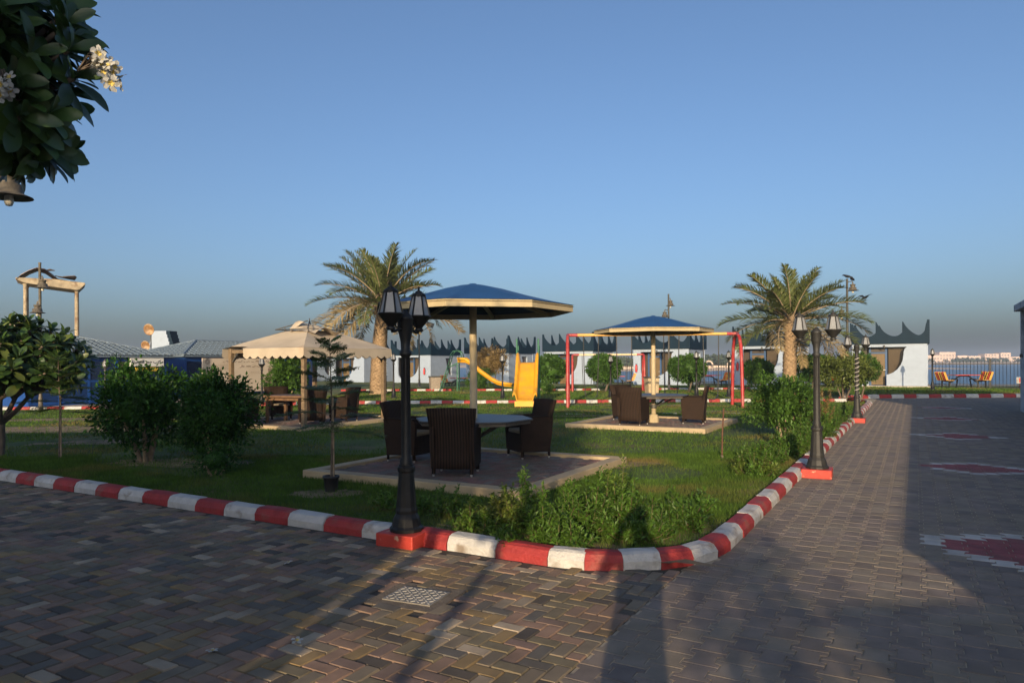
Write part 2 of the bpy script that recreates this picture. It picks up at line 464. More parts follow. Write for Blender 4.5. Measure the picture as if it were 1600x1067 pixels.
P_MATS = [tint('paver_mauve', (.152, .125, .107), (.20, .165, .12)), tint('paver_grey', (.165, .14, .113), (.215, .178, .125)), tint('paver_slate', (.125, .105, .095), (.17, .14, .105)),
          tint('paver_white', (.36, .35, .33), (.22, .20, .17)), tint('paver_red', (.19, .05, .055), (.16, .08, .07))]
def paver_outline(pw=.165, pl=.2, e=.018, g=.006):
    h = pw / 2
    right = [(h + e - g, -pl / 2 + g), (h + e - g, -pl * .28), (h - e - g, -pl * .22), (h - e - g, pl * .22), (h + e - g, pl * .28), (h + e - g, pl / 2 - g)]
    return right + [(-x, y) for x, y in reversed(right)]
PO = paver_outline()
def paver_data(mb, mi, c=(0, 0), rz=0.0, z=0.0, tx=0.0, ty=0.0, flat=False):
    ca, sa = math.cos(rz), math.sin(rz); n = len(PO); t = .0045
    top = [(c[0] + x * ca - y * sa, c[1] + x * sa + y * ca, z + t + x * tx + y * ty) for x, y in PO]
    if flat:
        mb.add(top, [tuple(range(n))], mi); return
    k = 1.035
    bot = [(c[0] + (x * k) * ca - (y * k) * sa, c[1] + (x * k) * sa + (y * k) * ca, z) for x, y in PO]
    mb.add(top + bot, [tuple(range(n))] + [(n + i, n + (i + 1) % n, (i + 1) % n, i) for i in range(n)], mi)
def place_pavers():
    rb = random.Random(5)
    pw, pl = .165, .2
    lst = []
    for i in range(0, 56):
        a = -1.6 + pw * (i + .5)
        for j in range(0, 196):
            b = .6 + pl * (j + .5 * (i % 2))
            w = W(a, b)
            if not (w.y > 1.8 and abs(w.x) < w.y * .78 + 1.2): continue
            if b > KL - .1 and a < KR + .03: 
                # leave out the lawn corner
                c = (KR - RC, KL + RC)
                if b > c[1] or math.hypot(a - c[0], b - c[1]) < RC + .03: continue
            if w.y > 30.9: continue
            if a > 3.2 and b < 28: continue
            mi = rb.choices((0, 1, 2), (10, 7, 5))[0]
            for bc in (7.42, 12.8, 18.1, 23.45, 28.8):
                da = abs(a - .82) / .92; db = abs(b - bc) / .78
                if da + db < 1.0:
                    mi = 4 if (abs(a - .82) + .13) / .92 + (abs(b - bc) + .07) / .78 < 1.0 else 3
            lst.append((w.length if seen(w.x, w.y, 0) else 99 + w.length, w, mi))
    lst.sort(key=lambda t: t[0])
    road = bpy.data.objects['road']
    meshes = []
    for m in P_MATS:
        mb = MB(); paver_data(mb, 0); meshes.append(mb.mesh('paver', m))
    rest = MB()
    for n, (d, w, mi) in enumerate(lst):
        dz = rb.uniform(-.002, .002)
        if n < 300:
            o = put('paver', meshes[mi], road)
            o.location = (w.x, w.y, .001 + dz * .5); o.rotation_euler = (rb.uniform(-.006, .006), rb.uniform(-.006, .006), PARK + rb.uniform(-.006, .006))
        else:
            paver_data(rest, mi, (w.x, w.y), PARK, .001 + dz * .5, rb.uniform(-.006, .006), rb.uniform(-.006, .006))
    stuff(rest.build('road_pavers', P_MATS, road))
place_pavers()

# manhole cover set in the bricks
t = thing('manhole_cover', 'small grey diamond-plate manhole cover set in the brick paving', 'manhole cover', W(-3.06, 3.93), PARK + .12)
mb = MB()
for s in (-1, 1):
    mb.box((s * .235, 0, .006), (.07, .5, .014)); mb.box((0, s * .2, .0055), (.4, .09, .013))
mb.build('concrete_surround', mat('mortar', (.15, .12, .09), .95, .25, 8, .5, 60), t)
MB().box((0, 0, .012), (.385, .30, .014)).build('plate', mat('worn_steel_plate', (.24, .22, .19), .5, .2, 9, .2, 60, metal=.3), t, bevel=.003)
mb = MB(); 
for i in range(9):
    for j in range(7):
        x, y = -.165 + i * .0412, -.12 + j * .04
        mb.box((x, y, .0205), (.03, .009, .005), rz=R(45 if (i + j) % 2 else -45))
stuff(mb.build('tread_studs', mat('worn_steel_stud', (.42, .40, .36), .45, .15, 9, metal=.3), t))
# ------------------------------------------------------------------ paved pads
M_padbrick = [tint('pad_brick_rose', (.15, .085, .075)), tint('pad_brick_grey', (.12, .11, .10)), tint('pad_brick_brown', (.12, .085, .07))]
def pad(label, a0, a1, b0, b1, h=.17, kw=.2, nearest=False):
    o = thing('paved_pad', label, 'paved pad', W((a0 + a1) / 2, (b0 + b1) / 2, 0), PARK)
    la, lb = a1 - a0, b1 - b0
    mb = MB()
    for s in (-1, 1):
        mb.box((0, s * (lb / 2 - kw / 2), h / 2 - .05), (la, kw, h + .1))
        mb.box((s * (la / 2 - kw / 2), 0, h / 2 - .051), (kw, lb - 2 * kw, h + .098))
    mb.build('rim', M_padcream, o, bevel=.012)
    ia, ib = la - 2 * kw, lb - 2 * kw
    MB().box((0, 0, (h - .03) / 2 - .03), (ia, ib, h - .03)).build('bed', M_joint, o)
    rb = random.Random(label); mb = MB()
    S = .1
    ni, nj = int(ia / S), int(ib / S)
    zt = h - .047
    meshes = []
    for m in M_padbrick:
        q = MB(); brick_data(.2, .1, 0, q); meshes.append(q.mesh('brick', m))
    items = []
    for i in range(0, ni):
        for j in range(0, nj):
            k = (i - j) % 4
            if k == 0 and i + 1 < ni: c = ((i + 1) * S, (j + .5) * S); rot = 0
            elif k == 3 and j + 1 < nj: c = ((i + .5) * S, (j + 1) * S); rot = PI / 2
            else: continue
            items.append((c[0] - ia / 2 + .03, c[1] - ib / 2 + .03, rot))
    items.sort(key=lambda q: q[1] - q[0] * .6)
    for n, (x, y, rot) in enumerate(items):
        if n < (300 if nearest else 0):
            q = put('brick', meshes[rb.randrange(3)], o); q.location = (x, y, zt + rb.uniform(-.002, .002)); q.rotation_euler = (0, 0, rot)
        else:
            brick_data(.2, .1, rb.randrange(3), mb, (x, y), rot, zt + rb.uniform(-.002, .002))
    stuff(mb.build('pad_bricks', M_padbrick, o))
    return o
PAD = .17
pad('cream rimmed paved pad nearest the camera, under the left blue octagonal shelter', -7.5, -3.95, 7.05, 10.45, nearest=True)
pad('cream rimmed paved pad under the farther blue shelter before the red swing frame', -7.5, -4.05, 15.6, 18.9)
pad('cream rimmed paved pad under the beige canvas gazebo', -16.5, -12.75, 11.95, 15.95, .15)

# ------------------------------------------------------------------ octagonal shelters
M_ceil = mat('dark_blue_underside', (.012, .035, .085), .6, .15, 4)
M_pole = mat('cream_pole_paint', (.42, .34, .21), .5, .06, 3, .05, 20)
def shelter(label, loc, rz, foot):
    o = thing('octagonal_shelter', label, 'shelter', loc, rz)
    zb, zt, zp, Rr = 2.26, 2.36, 2.70, 1.5
    pts = [(Rr * math.cos(R(22.5 + 45 * k)), Rr * math.sin(R(22.5 + 45 * k))) for k in range(8)]
    mb = MB().lathe([(.075, 0), (.075, .012), (.056, .014), (.056, 2.58)], 20)
    mb.build('pole', M_pole, o)
    if foot:
        MB().lathe([(.135, 0), (.135, .13), (.10, .20), (.058, .21)], 8, rot=R(22.5), smooth=False).build('pole_foot', M_pole, o)
    fr = MB()
    for k in range(8):
        (x0, y0), (x1, y1) = pts[k], pts[(k + 1) % 8]
        # fascia board
        a = math.atan2(y1 - y0, x1 - x0); L = math.hypot(x1 - x0, y1 - y0)
        q = MB().box((0, 0, 0), (L - .004, .03, zt - zb)).build('fascia_board', M_cream, o, bevel=.004)
        q.location = ((x0 + x1) / 2 * .988, (y0 + y1) / 2 * .988, (zb + zt) / 2); q.rotation_euler = (0, 0, a)
        # roof panel: concave, rising to a rounded crown
        rows = [(1.012, zt - .004), (.8, zt + .062), (.55, zt + .155), (.3, zt + .262), (.12, zt + .322), (.0, zp)]
        vs = []; fs = []
        for s, z in rows[:-1]:
            for f in (0, .5, 1):
                vs.append(((x0 + (x1 - x0) * f) * s, (y0 + (y1 - y0) * f) * s, z + .003))
        for i in range(len(rows) - 2):
            for f in (0, 1): fs.append((i * 3 + f, i * 3 + f + 1, i * 3 + f + 4, i * 3 + f + 3))
        vs.append((0, 0, zp)); n = len(vs) - 1; j = (len(rows) - 2) * 3
        fs += [(j, j + 1, n), (j + 1, j + 2, n)]
        m2 = len(vs); vs2 = [(x, y, z - .025) for x, y, z in vs]
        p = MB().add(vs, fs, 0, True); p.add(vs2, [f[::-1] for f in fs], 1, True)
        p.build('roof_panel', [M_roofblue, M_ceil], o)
        # rib under the roof
        r = MB().bar((x0 * .05, y0 * .05, zp - .10), (x0 * .97, y0 * .97, zb + .035), .045, .05)
        r.build('rib', M_pole, o)
    MB().lathe([(.10, zp - .22), (.16, zp - .1), (.02, zp - .06)], 12).build('hub', M_pole, o)
    MB().lathe([(.09, zp - .02), (.05, zp + .012), (0, zp + .018)], 16).build('crown_cap', M_roofblue, o)
    return o
S1 = W(-5.72, 8.75, PAD - .035); S2 = W(-5.77, 17.2, PAD - .035)
shelter('nearer blue octagonal shelter with cream rim, between the lamp post and the slide', S1, R(-78), False)
shelter('farther blue octagonal shelter with cream rim, in front of the red swing frame', S2, R(-78), True)

# ------------------------------------------------------------------ octagonal tables
M_tabletop = mat('grey_stone_tabletop', (.06, .057, .057), .45, .2, 14, .05, 50)
M_tableedge = mat('table_edge', (.09, .075, .06), .6, .2, 10)
def table(label, loc, rz):
    o = thing('octagonal_table', label, 'table', loc, rz)
    def oc(r): return [(r * math.cos(R(22.5 + 45 * k)), r * math.sin(R(22.5 + 45 * k))) for k in range(8)]
    MB().prism(oc(.90), .68, .705).build('tabletop', M_tabletop, o, bevel=.006)
    MB().prism(oc(.86), .635, .679).build('apron', M_tableedge, o)
    mb = MB()
    for k in range(4):
        a = R(45 * k * 2 + 22); mb.bar((.06 * math.cos(a), .06 * math.sin(a), .40), (.6 * math.cos(a), .6 * math.sin(a), .63), .035)
    mb.build('brackets', M_irongrey, o)
    MB().lathe([(.085, .36), (.085, .46)], 16).build('clamp_ring', M_irongrey, o)
table('grey octagonal table around the pole of the nearer blue shelter', S1, R(-78))
table('grey octagonal table around the pole of the farther blue shelter', S2, R(-70))

# ------------------------------------------------------------------ wicker armchairs
M_cush = mat('beige_seat_cushion', (.30, .25, .18), .9, .1, 20, .2, 90)
M_foot = mat('steel_foot_cap', (.55, .53, .5), .35, .1, 9, metal=.5)
def chair_proto(label):
    o = thing('wicker_armchair', label, 'armchair', (0, 0, -50), 0, 'dark wicker armchairs')
    # faces +y; origin on the floor under the seat centre
    w, d = .60, .56
    # backrest: leans back and flares towards its top
    vs = []; fs = []; rows = 7
    for side in (0, 1):
        for i in range(rows):
            t = i / (rows - 1); z = .10 + .82 * t
            yb = -d / 2 + .02 - .13 * max(0, t - .35) ** 1.3 / .65
            hw = w / 2 - .015 + .055 * t ** 2
            for f in (-1, -.5, 0, .5, 1):
                y = yb + (.055 if side else 0) + .03 * f * f * (1 if t > .3 else .3)
                vs.append((hw * f, y, z + .012 * (1 - f * f) * t))
    c = 5; h = rows * c
    for i in range(rows - 1):
        for j in range(c - 1):
            fs.append((i * c + j, i * c + j + 1, (i + 1) * c + j + 1, (i + 1) * c + j))
            fs.append((h + i * c + j + 1, h + i * c + j, h + (i + 1) * c + j, h + (i + 1) * c + j + 1))
    for j in range(c - 1):
        a = (rows - 1) * c + j; fs.append((a, a + 1, h + a + 1, h + a)); fs.append((j + 1, j, h + j, h + j + 1))
    for i in range(rows - 1):
        fs.append((i * c, (i + 1) * c, h + (i + 1) * c, h + i * c)); a = i * c + c - 1; fs.append((a + c, a, h + a, h + a + c))
    MB().add(vs, fs, 0, True).build('backrest', M_wicker, o)
    for s in (-1, 1):
        out = [(-d / 2 + .05, .10), (d / 2 - .02, .12), (d / 2 + .01, .60), (d / 2 - .03, .645), (-d / 2 - .02, .665), (-d / 2 - .0, .4)]
        m = MB(); n = len(out)
        x0, x1 = s * (w / 2 - .065), s * (w / 2 + .005)
        va = [(x0, y, z) for y, z in out] + [(x1, y, z) for y, z in out]
        m.add(va, [tuple(range(n)), tuple(range(n, 2 * n))[::-1]] + [((i + 1) % n, i, n + i, n + (i + 1) % n) for i in range(n)])
        m.build('side_panel', M_wicker, o, bevel=.012)
        MB().box((s * (w / 2 - .03), 0, .662), (.085, d - .02, .025)).build('armrest', M_wicker, o, bevel=.01)
    MB().box((0, .02, .35), (w - .12, d - .06, .10)).build('seat', M_wicker, o, bevel=.01)
    MB().box((0, d / 2 - .03, .21), (w - .12, .03, .20)).build('front_skirt', M_wicker, o)
    MB().box((0, .04, .43), (w - .14, d - .12, .07)).build('cushion', M_cush, o, bevel=.025)
    for sx in (-1, 1):
        for sy in (-1, 1):
            x, y = sx * (w / 2 - .04), sy * (d / 2 - .04)
            lg = MB().bar((x, y, .03), (x * .98, y * .97, .30), .038).build('leg', M_wicker, o)
            MB().lathe([(.014, 0), (.018, .032)], 8, (x, y, 0)).build('foot_cap', M_foot, lg)
    return o
CH = chair_proto('dark wicker armchair with its back to the camera at the nearer table')
def chair(label, x, y, fx, fy, z, first=False):
    rz = math.atan2(fy, fx) - PI / 2
    if first:
        CH.location = (x, y, z); CH.rotation_euler = (0, 0, rz); CH['label'] = label; return CH
    return copy_tree(CH, label, (x, y, z), rz)
PZ = PAD - .033
chair('dark wicker armchair with its back to the camera at the nearer table', -.78, 9.62, .12, .99, PZ, True)
chair('dark wicker armchair left of the nearer table, half behind the black lamp post', -1.62, 11.05, .90, -.42, PZ)
chair('dark wicker armchair on the right side of the nearer table', .26, 11.35, -.90, -.43, PZ)
chair('brown wicker armchair left of the farther table, its back turned to us', 2.98, 17.15, .55, .83, PZ)
chair('brown wicker armchair right of the farther table, facing left', 4.55, 17.45, -.93, .36, PZ)
chair('brown wicker armchair behind the farther table, facing the camera', 3.05, 18.55, .45, -.89, PZ)
GZ = .15 - .033
chair('dark wicker armchair at the left end of the gazebo table', -7.0, 18.25, .8, .6, GZ)
chair('wicker armchair at the rear left of the gazebo table', -6.55, 19.6, .55, -.83, GZ)
chair('dark wicker armchair at the front of the gazebo table beside the sapling', -5.2, 18.1, -.45, .89, GZ)
chair('tall wicker armchair at the right end of the gazebo table', -4.55, 18.85, -.87, .3, GZ)
# wooden dining table in the gazebo
t = thing('wooden_table', 'brown wooden table between the wicker armchairs in the gazebo', 'table', (-5.85, 18.75, GZ), PARK + .1)
M_wood = mat('brown_wood', (.15, .085, .045), .5, .3, 12, .2, 40)
MB().box((0, 0, .70), (1.4, .85, .05)).build('tabletop', M_wood, t, bevel=.008)
for sx in (-1, 1):
    for sy in (-1, 1): MB().box((sx * .62, sy * .35, .3375), (.07, .07, .675)).build('leg', M_wood, t)
MB().box((0, 0, .63), (1.2, .66, .08)).build('apron', M_wood, t)

# ------------------------------------------------------------------ canvas gazebo
M_canvas = mat('beige_canvas', (.43, .36, .27), .85, .10, 2.2, .15, 60, col2=(.34, .25, .17), c2=(.62, .80), s2=1.1)
M_post = mat('weathered_wood_post', (.17, .12, .07), .7, .25, 14, .2, 30)
def gazebo():
    ca, cb = -14.55, 13.97
    o = thing('canvas_gazebo', 'beige canvas gazebo with scalloped valance and torn roof top on wooden posts', 'gazebo', W(ca, cb, .15 - .035), PARK)
    hx, hy = 1.36, 1.5; ze = 1.94; zv = 1.74
    for sx in (-1, 1):
        for sy in (-1, 1):
            MB().box((sx * hx, sy * hy, .99), (.105, .105, 1.98)).build('post', M_post, o, bevel=.006)
            for d in ((1, 0), (0, 1)):
                p0 = (sx * hx - sx * d[0] * .05, sy * hy - sy * d[1] * .05, 1.62); p1 = (p0[0] - sx * d[0] * .22, p0[1] - sy * d[1] * .22, 1.86)
                MB().bar(p0, p1, .03).build('brace', M_irongrey, o)
    for s in (-1, 1):
        MB().box((0, s * hy, 1.90), (2 * hx - .11, .06, .09)).build('beam', M_post, o)
        MB().box((s * hx, 0, 1.90), (.06, 2 * hy - .11, .09)).build('beam', M_post, o)
    # main canopy, sagging between the hips
    E0, E1 = (hx + .16, hy + .16), (.42, .46); zt = 2.44
    def ring(f):
        x = E0[0] + (E1[0] - E0[0]) * f; y = E0[1] + (E1[1] - E0[1]) * f
        return x, y, ze + .03 + (zt - ze) * f
    rows = 8; cols = 12
    for side in range(4):
        vs = []; fs = []
        for i in range(rows + 1):
            f = i / rows; x, y, z = ring(f)
            cs = [(-x, -y), (x, -y), (x, y), (-x, y)]
            (ax, ay), (bx, by) = cs[side], cs[(side + 1) % 4]
            for j in range(cols + 1):
                g = j / cols
                sag = .05 * math.sin(PI * g) * math.sin(PI * min(1, f * 1.0))
                vs.append((ax + (bx - ax) * g, ay + (by - ay) * g, z - sag + .006 * math.sin(9 * g + 5 * f)))
        for i in range(rows):
            for j in range(cols):
                if side == 0 and i == 0 and j < 3: continue     # the torn near-left corner
                a = i * (cols + 1) + j; fs.append((a, a + 1, a + cols + 2, a + cols + 1))
        MB().add(vs, fs, 0, True).build('canopy_panel', M_canvas, o)
        # scalloped valance
        (ax, ay), (bx, by) = [(-E0[0], -E0[1]), (E0[0], -E0[1]), (E0[0], E0[1]), (-E0[0], E0[1])][side], [(E0[0], -E0[1]), (E0[0], E0[1]), (-E0[0], E0[1]), (-E0[0], -E0[1])][side]
        nS = 11; sub = 6; vs = []; fs = []
        nn = nS * sub
        for k in range(nn + 1):
            g = k / nn; x, y = ax + (bx - ax) * g, ay + (by - ay) * g
            bulge = .02 * math.sin(23 * g + side)
            dz = .07 * abs(math.sin(PI * g * nS))
            nx, ny = (0, -1, 0, 1)[side] * 0, 0
            vs += [(x, y, ze + .03), (x * (1 + bulge * .3), y * (1 + bulge * .3), zv + .03 - dz)]
        for k in range(nn):
            if side == 0 and k < nn * .27: continue
            fs.append((2 * k, 2 * k + 2, 2 * k + 3, 2 * k + 1))
        MB().add(vs, fs, 0, True).build('valance', M_canvas, o)
    # bare frame of the missing vent roof
    fr = MB()
    cs = [(-.62, -.66, 2.50), (.62, -.66, 2.50), (.62, .66, 2.50), (-.62, .66, 2.50)]
    for c in cs:
        fr.tube([c, (c[0] * .05, c[1] * .05, 2.76)], .016, 6)
        fr.tube([(c[0] * .72, c[1] * .72, 2.42), (c[0] * .72, c[1] * .72, 2.57)], .013, 6)
    for i in range(4): fr.tube([cs[i], cs[(i + 1) % 4]], .012, 6)
    fr.tube([(0, 0, 2.74), (0, 0, 2.83)], .014, 6)
    fr.build('vent_frame', M_irongrey, o)
    # crumpled canvas hanging over the opening
    rr = random.Random(4); vs = []; fs = []; n = 9
    for i in range(n):
        for j in range(n):
            u, v = i / (n - 1), j / (n - 1)
            x = -.15 + 1.0 * u; y = -.62 + .95 * v
            z = 2.50 + .20 * math.sin(PI * v) * (1 - .7 * u) + .10 * math.sin(7 * u + 3 * v) * math.sin(5 * v) + rr.uniform(-.02, .02) - .12 * u
            vs.append((x, y, z))
    for i in range(n - 1):
        for j in range(n - 1): fs.append((i * n + j, (i + 1) * n + j, (i + 1) * n + j + 1, i * n + j + 1))
    MB().add(vs, fs, 0, True).build('torn_canvas', M_canvas, o)
    vs = [(-.30, -.52, 2.40), (-.12, -.58, 2.42), (.30, -.50, 2.70), (.10, -.45, 2.73)]
    MB().add(vs, [(0, 1, 2, 3)], 0).build('torn_flap', M_canvas, o)
gazebo()
# ------------------------------------------------------------------ twin lantern lamp posts
def lantern(parent, x, y, z, rot=0.0, m=None, s=1.0):
    m = m or M_iron
    h = MB()
    h.lathe([(.0, 0), (.028, .0), (.04, .02), (.06, .04), (.108, .105), (.117, .112), (.117, .122), (.10, .124)], 12, (0, 0, 0))
    h.lathe([(.062, .305), (.068, .318), (.05, .335), (.030, .345), (.034, .352), (.012, .36), (.010, .378), (.016, .386), (.0, .40)], 12)
    for k in range(6):
        a = R(60 * k) + rot
        h.bar((.104 * math.cos(a), .104 * math.sin(a), .12), (.060 * math.cos(a), .060 * math.sin(a), .31), .012)
    o = h.build('lantern', m, parent); o.location = (x, y, z); o.scale = (s,) * 3
    for k in range(6):
        a0, a1 = R(60 * k) + rot, R(60 * k + 60) + rot; r0, r1 = .101, .058
        g = MB().add([(r0 * math.cos(a0), r0 * math.sin(a0), .124), (r0 * math.cos(a1), r0 * math.sin(a1), .124), (r1 * math.cos(a1), r1 * math.sin(a1), .307), (r1 * math.cos(a0), r1 * math.sin(a0), .307)], [(0, 1, 2, 3)])
        g.build('pane', M_glass, o)
    MB().lathe([(.0, .13), (.02, .13), (.024, .2), (.018, .25), (0, .27)], 8).build('bulb', M_petal, o)
    return o
def scroll(s):
    pts = [(s * .05, 0, 1.955)]
    pts += [(s * (.05 + .03 * i), 0, 1.955 + .012 * math.sin(i)) for i in range(1, 6)]
    pts += [(s * .215, 0, 1.975), (s * .22, 0, 2.0)]
    return pts
def twin_lamp(label, loc, rz, m, plinth=True, wrapped=False, group='twin lantern lamp posts along the kerbs'):
    o = thing('lamp_post', label, 'lamp post', loc, rz, group)
    z0 = 0.0
    if plinth:
        MB().box((0, 0, .065), (.40, .40, .13)).build('plinth', M_redplinth, o, bevel=.012); z0 = .128
    MB().lathe([(.155, z0), (.155, z0 + .03), (.135, z0 + .05), (.120, z0 + .12), (.098, z0 + .16), (.100, z0 + .19), (.092, z0 + .22), (.070, .66), (.082, .68), (.082, .71), (.07, .72), (.07, .735)], 12, smooth=False).build('base', m, o)
    p = MB()
    p.lathe([(.056, .735), (.056, .78), (.046, .80), (.040, 1.72), (.056, 1.735), (.056, 1.765), (.042, 1.78), (.046, 1.86), (.060, 1.93), (.070, 1.955), (.070, 2.06), (.074, 2.065), (.06, 2.09), (.03, 2.125), (.022, 2.14), (0, 2.15)], 14)
    for k in range(10):
        a = 2 * PI * k / 10
        p.bar((.043 * math.cos(a), .043 * math.sin(a), .82), (.039 * math.cos(a), .039 * math.sin(a), 1.70), .008)
    p.build('pole', m, o)
    for s in (-1, 1):
        q = MB(); q.tube(scroll(s), .014, 6)
        cx, cz = s * .125, 2.005
        q.tube([(cx + .038 * math.cos(t) * (1 - .05 * i), 0, cz + .038 * math.sin(t) * (1 - .05 * i)) for i, t in enumerate([k * .55 for k in range(14)])], .008, 6)
        q.lathe([(.035, 1.955), (.045, 1.975), (.03, 1.99), (.025, 2.0)], 10, (s * .22, 0, 0))
        q.build('arm', m, o)
        lantern(o, s * .22, 0, 1.985, m=m)
    if wrapped:
        w = MB(); pts = []
        for i in range(150):
            t = i / 149; a = t * 2 * PI * 8; pts.append((.056 * math.cos(a), .056 * math.sin(a), .8 + .95 * t))
        w.tube(pts, .010, 5)
        w.build('wrapped_rope_light', mat('pale_rope_light', (.45, .42, .36), .5), o)
    return o
M_lampgrey = mat('weathered_grey_iron', (.018, .0175, .016), .6, .3, 10, .1, 40, spec=.5)
twin_lamp('tall black twin lantern lamp post on a red plinth at the front kerb', W(-4.05, 5.06), PARK + PI / 2 + .06, M_iron)
twin_lamp('grey twin lantern lamp post on a red plinth beside the road, second along the kerb', W(-1.22, 10.84), PARK + .05, M_lampgrey)
twin_lamp('grey twin lantern lamp post wrapped with a spiral rope light, third along the kerb', W(-1.36, 21.0), PARK, M_lampgrey, wrapped=True)
twin_lamp('dark twin lantern lamp post half behind the loose round tree by the road end', Vector((14.55, 30.6, 0.08)), .9, M_irongrey, plinth=False)
twin_lamp('black twin lantern lamp post on the paving behind the photographer', Vector((-1.75, -2.35, 0)), .5, M_iron)

def single_lamp(label, loc, m, h=2.2):
    o = thing('garden_lamp', label, 'lamp post', loc, rnd.uniform(0, 1), 'single lantern garden lamps')
    k = h - .46
    MB().lathe([(.15, 0), (.15, .05), (.10, .08), (.09, .3), (.055, .42), (.065, .45), (.04, .48), (.034, k - .12), (.055, k - .1), (.04, k - .06), (.05, k)], 10).build('pole', m, o)
    lantern(o, 0, 0, k, m=m, s=1.15)
    return o
single_lamp('black single lantern lamp before the fence, right of the rightmost house', (22.6, 37.5, .1), M_iron, 2.25)
single_lamp('black single lantern lamp seen between the legs of the red swing frame', (9.6, 30.9, .1), M_iron, 2.1)
single_lamp('black single lantern lamp in front of the third round topiary', (8.35, 31.6, .1), M_iron, 2.1)
single_lamp('dark lantern lamp just left of the farther shelter pole', (4.42, 31.3, .1), M_iron, 1.95)
single_lamp('black lantern lamp before the dry brown tree, left of the yellow slide', (-.42, 30.6, .1), M_iron, 2.0)
single_lamp('black lantern lamp right of the tall date palm by the gazebo', (-5.4, 31.8, .1), M_iron, 2.1)
single_lamp('black lantern lamp in front of the beige billboard', (-9.9, 27.6, .01), M_iron, 2.0)
single_lamp('pale topped lantern lamp in front of the blue office wall', (-17.5, 30.0, .012), M_irongrey, 1.95)

# ------------------------------------------------------------------ tall poles with bell shaped lamps
M_bell = mat('weathered_bell_lamp', (.11, .095, .072), .6, .3, 10, .2, 30, metal=.2)
def bell(parent, loc, s=1.0):
    q = MB().lathe([(.02, .40), (.028, .36), (.03, .30), (.11, .29), (.12, .27), (.12, .24), (.10, .235), (.095, .17), (.10, .165), (.15, .155), (.155, .05), (.165, .045), (.25, .01), (.255, 0), (.14, .012), (.06, .02)], 20)
    o = q.build('bell_lamp', M_bell, parent); o.location = loc; o.scale = (s,) * 3
    MB().lathe([(.045, .04), (.05, -.06), (.035, -.1), (0, -.11)], 10).build('bulb', mat('milky_bulb', (.6, .57, .48), .3), o)
    return o
def tall_pole(label, loc, h, bells, m=None, rz=0.0, flood=False):
    m = m or M_irongrey
    o = thing('tall_lamp_pole', label, 'lamp post', loc, rz, 'tall bell lamp poles')
    MB().lathe([(.2, 0), (.2, .03), (.08, .05), (.07, .5), (.055, .6), (.045, h), (.05, h + .01), (.05, h + .06), (0, h + .07)], 12).build('pole', m, o)
    for (s, z) in bells:
        MB().tube([(s * .03, 0, z + .40), (s * .26, 0, z + .42), (s * .28, 0, z + .38)], .022, 6).build('arm', m, o)
        bell(o, (s * .28, 0, z))
    if flood:
        f = MB().box((.75, 0, h - .9), (.5, .12, .32), M=Euler((0, .35, 0)).to_matrix()); f.tube([(.04, 0, h - 1.5), (.6, 0, h - 1.05)], .025, 6)
        f.build('floodlight', m, o)
    return o
TP = tall_pole('tall bell lamp pole with two crows, behind the right hand palm', (15.2, 31.6, .08), 5.25, [(1, 4.78), (-1, 3.6)], rz=.15)
tall_pole('tall bell lamp pole rising behind the farther shelter roof', (8.84, 39.3, .1), 5.35, [(.5, 4.75), (-1, 4.1)], rz=.5)
tall_pole('tall bell lamp pole with a floodlight beside the nearer shelter', (-6.25, 47.0, .1), 5.1, [(-1, 4.1)], rz=.1, flood=True)
tall_pole('tall bell lamp pole rising above the frangipani at the left', (-16.9, 25.0, .012), 5.3, [(.3, 4.45), (-.3, 3.55)], m=M_bell, rz=.3)
# near lamp whose bell hangs in at the left edge of the picture
o = thing('hanging_bell_lamp', 'bell shaped lamp on a bracket at the left picture edge, under the frangipani', 'lamp post', (-6.0, 6.6, 0), 0)
MB().lathe([(.2, 0), (.2, .03), (.08, .05), (.06, .6), (.05, 4.0), (0, 4.02)], 12).build('pole', M_bell, o)
MB().tube([(0, 0, 3.59), (1.18, 0, 3.575), (1.37, 0, 3.565)], .028, 8).build('arm', M_bell, o)
bell(o, (1.25, 0, 3.25), .78)

# crows
M_crow = mat('black_crow', (.012, .012, .014), .5, .2, 20)
def crow(label, loc, rz, flying=False):
    o = thing('crow', label, 'bird', loc, rz, 'crows at the lamp pole')
    b = MB()
    b.tube([(-.22, 0, .05), (-.14, 0, .075), (-.05, 0, .10), (.06, 0, .13), (.12, 0, .165), (.165, 0, .18), (.20, 0, .175), (.245, 0, .165)], [.015, .03, .055, .06, .042, .034, .022, .004], 8)
    b.build('body', M_crow, o)
    if flying:
        for s in (-1, 1):
            MB().add([(.08, s * .03, .13), (.10, s * .22, .25), (.02, s * .42, .22), (-.10, s * .24, .20), (-.08, s * .03, .11)], [(0, 1, 2, 3, 4)]).build('wing', M_crow, o)
    else:
        for s in (-1, 1):
            MB().tube([(.09, s * .045, .13), (0, s * .062, .11), (-.12, s * .045, .075), (-.2, s * .015, .05)], [.012, .03, .022, .005], 6).build('wing', M_crow, o)
            MB().tube([(.02, s * .02, .06), (.03, s * .02, 0)], .006, 5).build('leg', M_crow, o)
    return o
crow('black crow perched on top of the tall lamp pole', (15.23, 31.6, 5.39), 2.6)
crow('black crow perched on the bell lamp just below the pole top', (15.44, 31.62, 5.28), -2.4)
crow('black crow in flight right of the tall lamp pole', (15.85, 31.3, 4.4), .4, True)
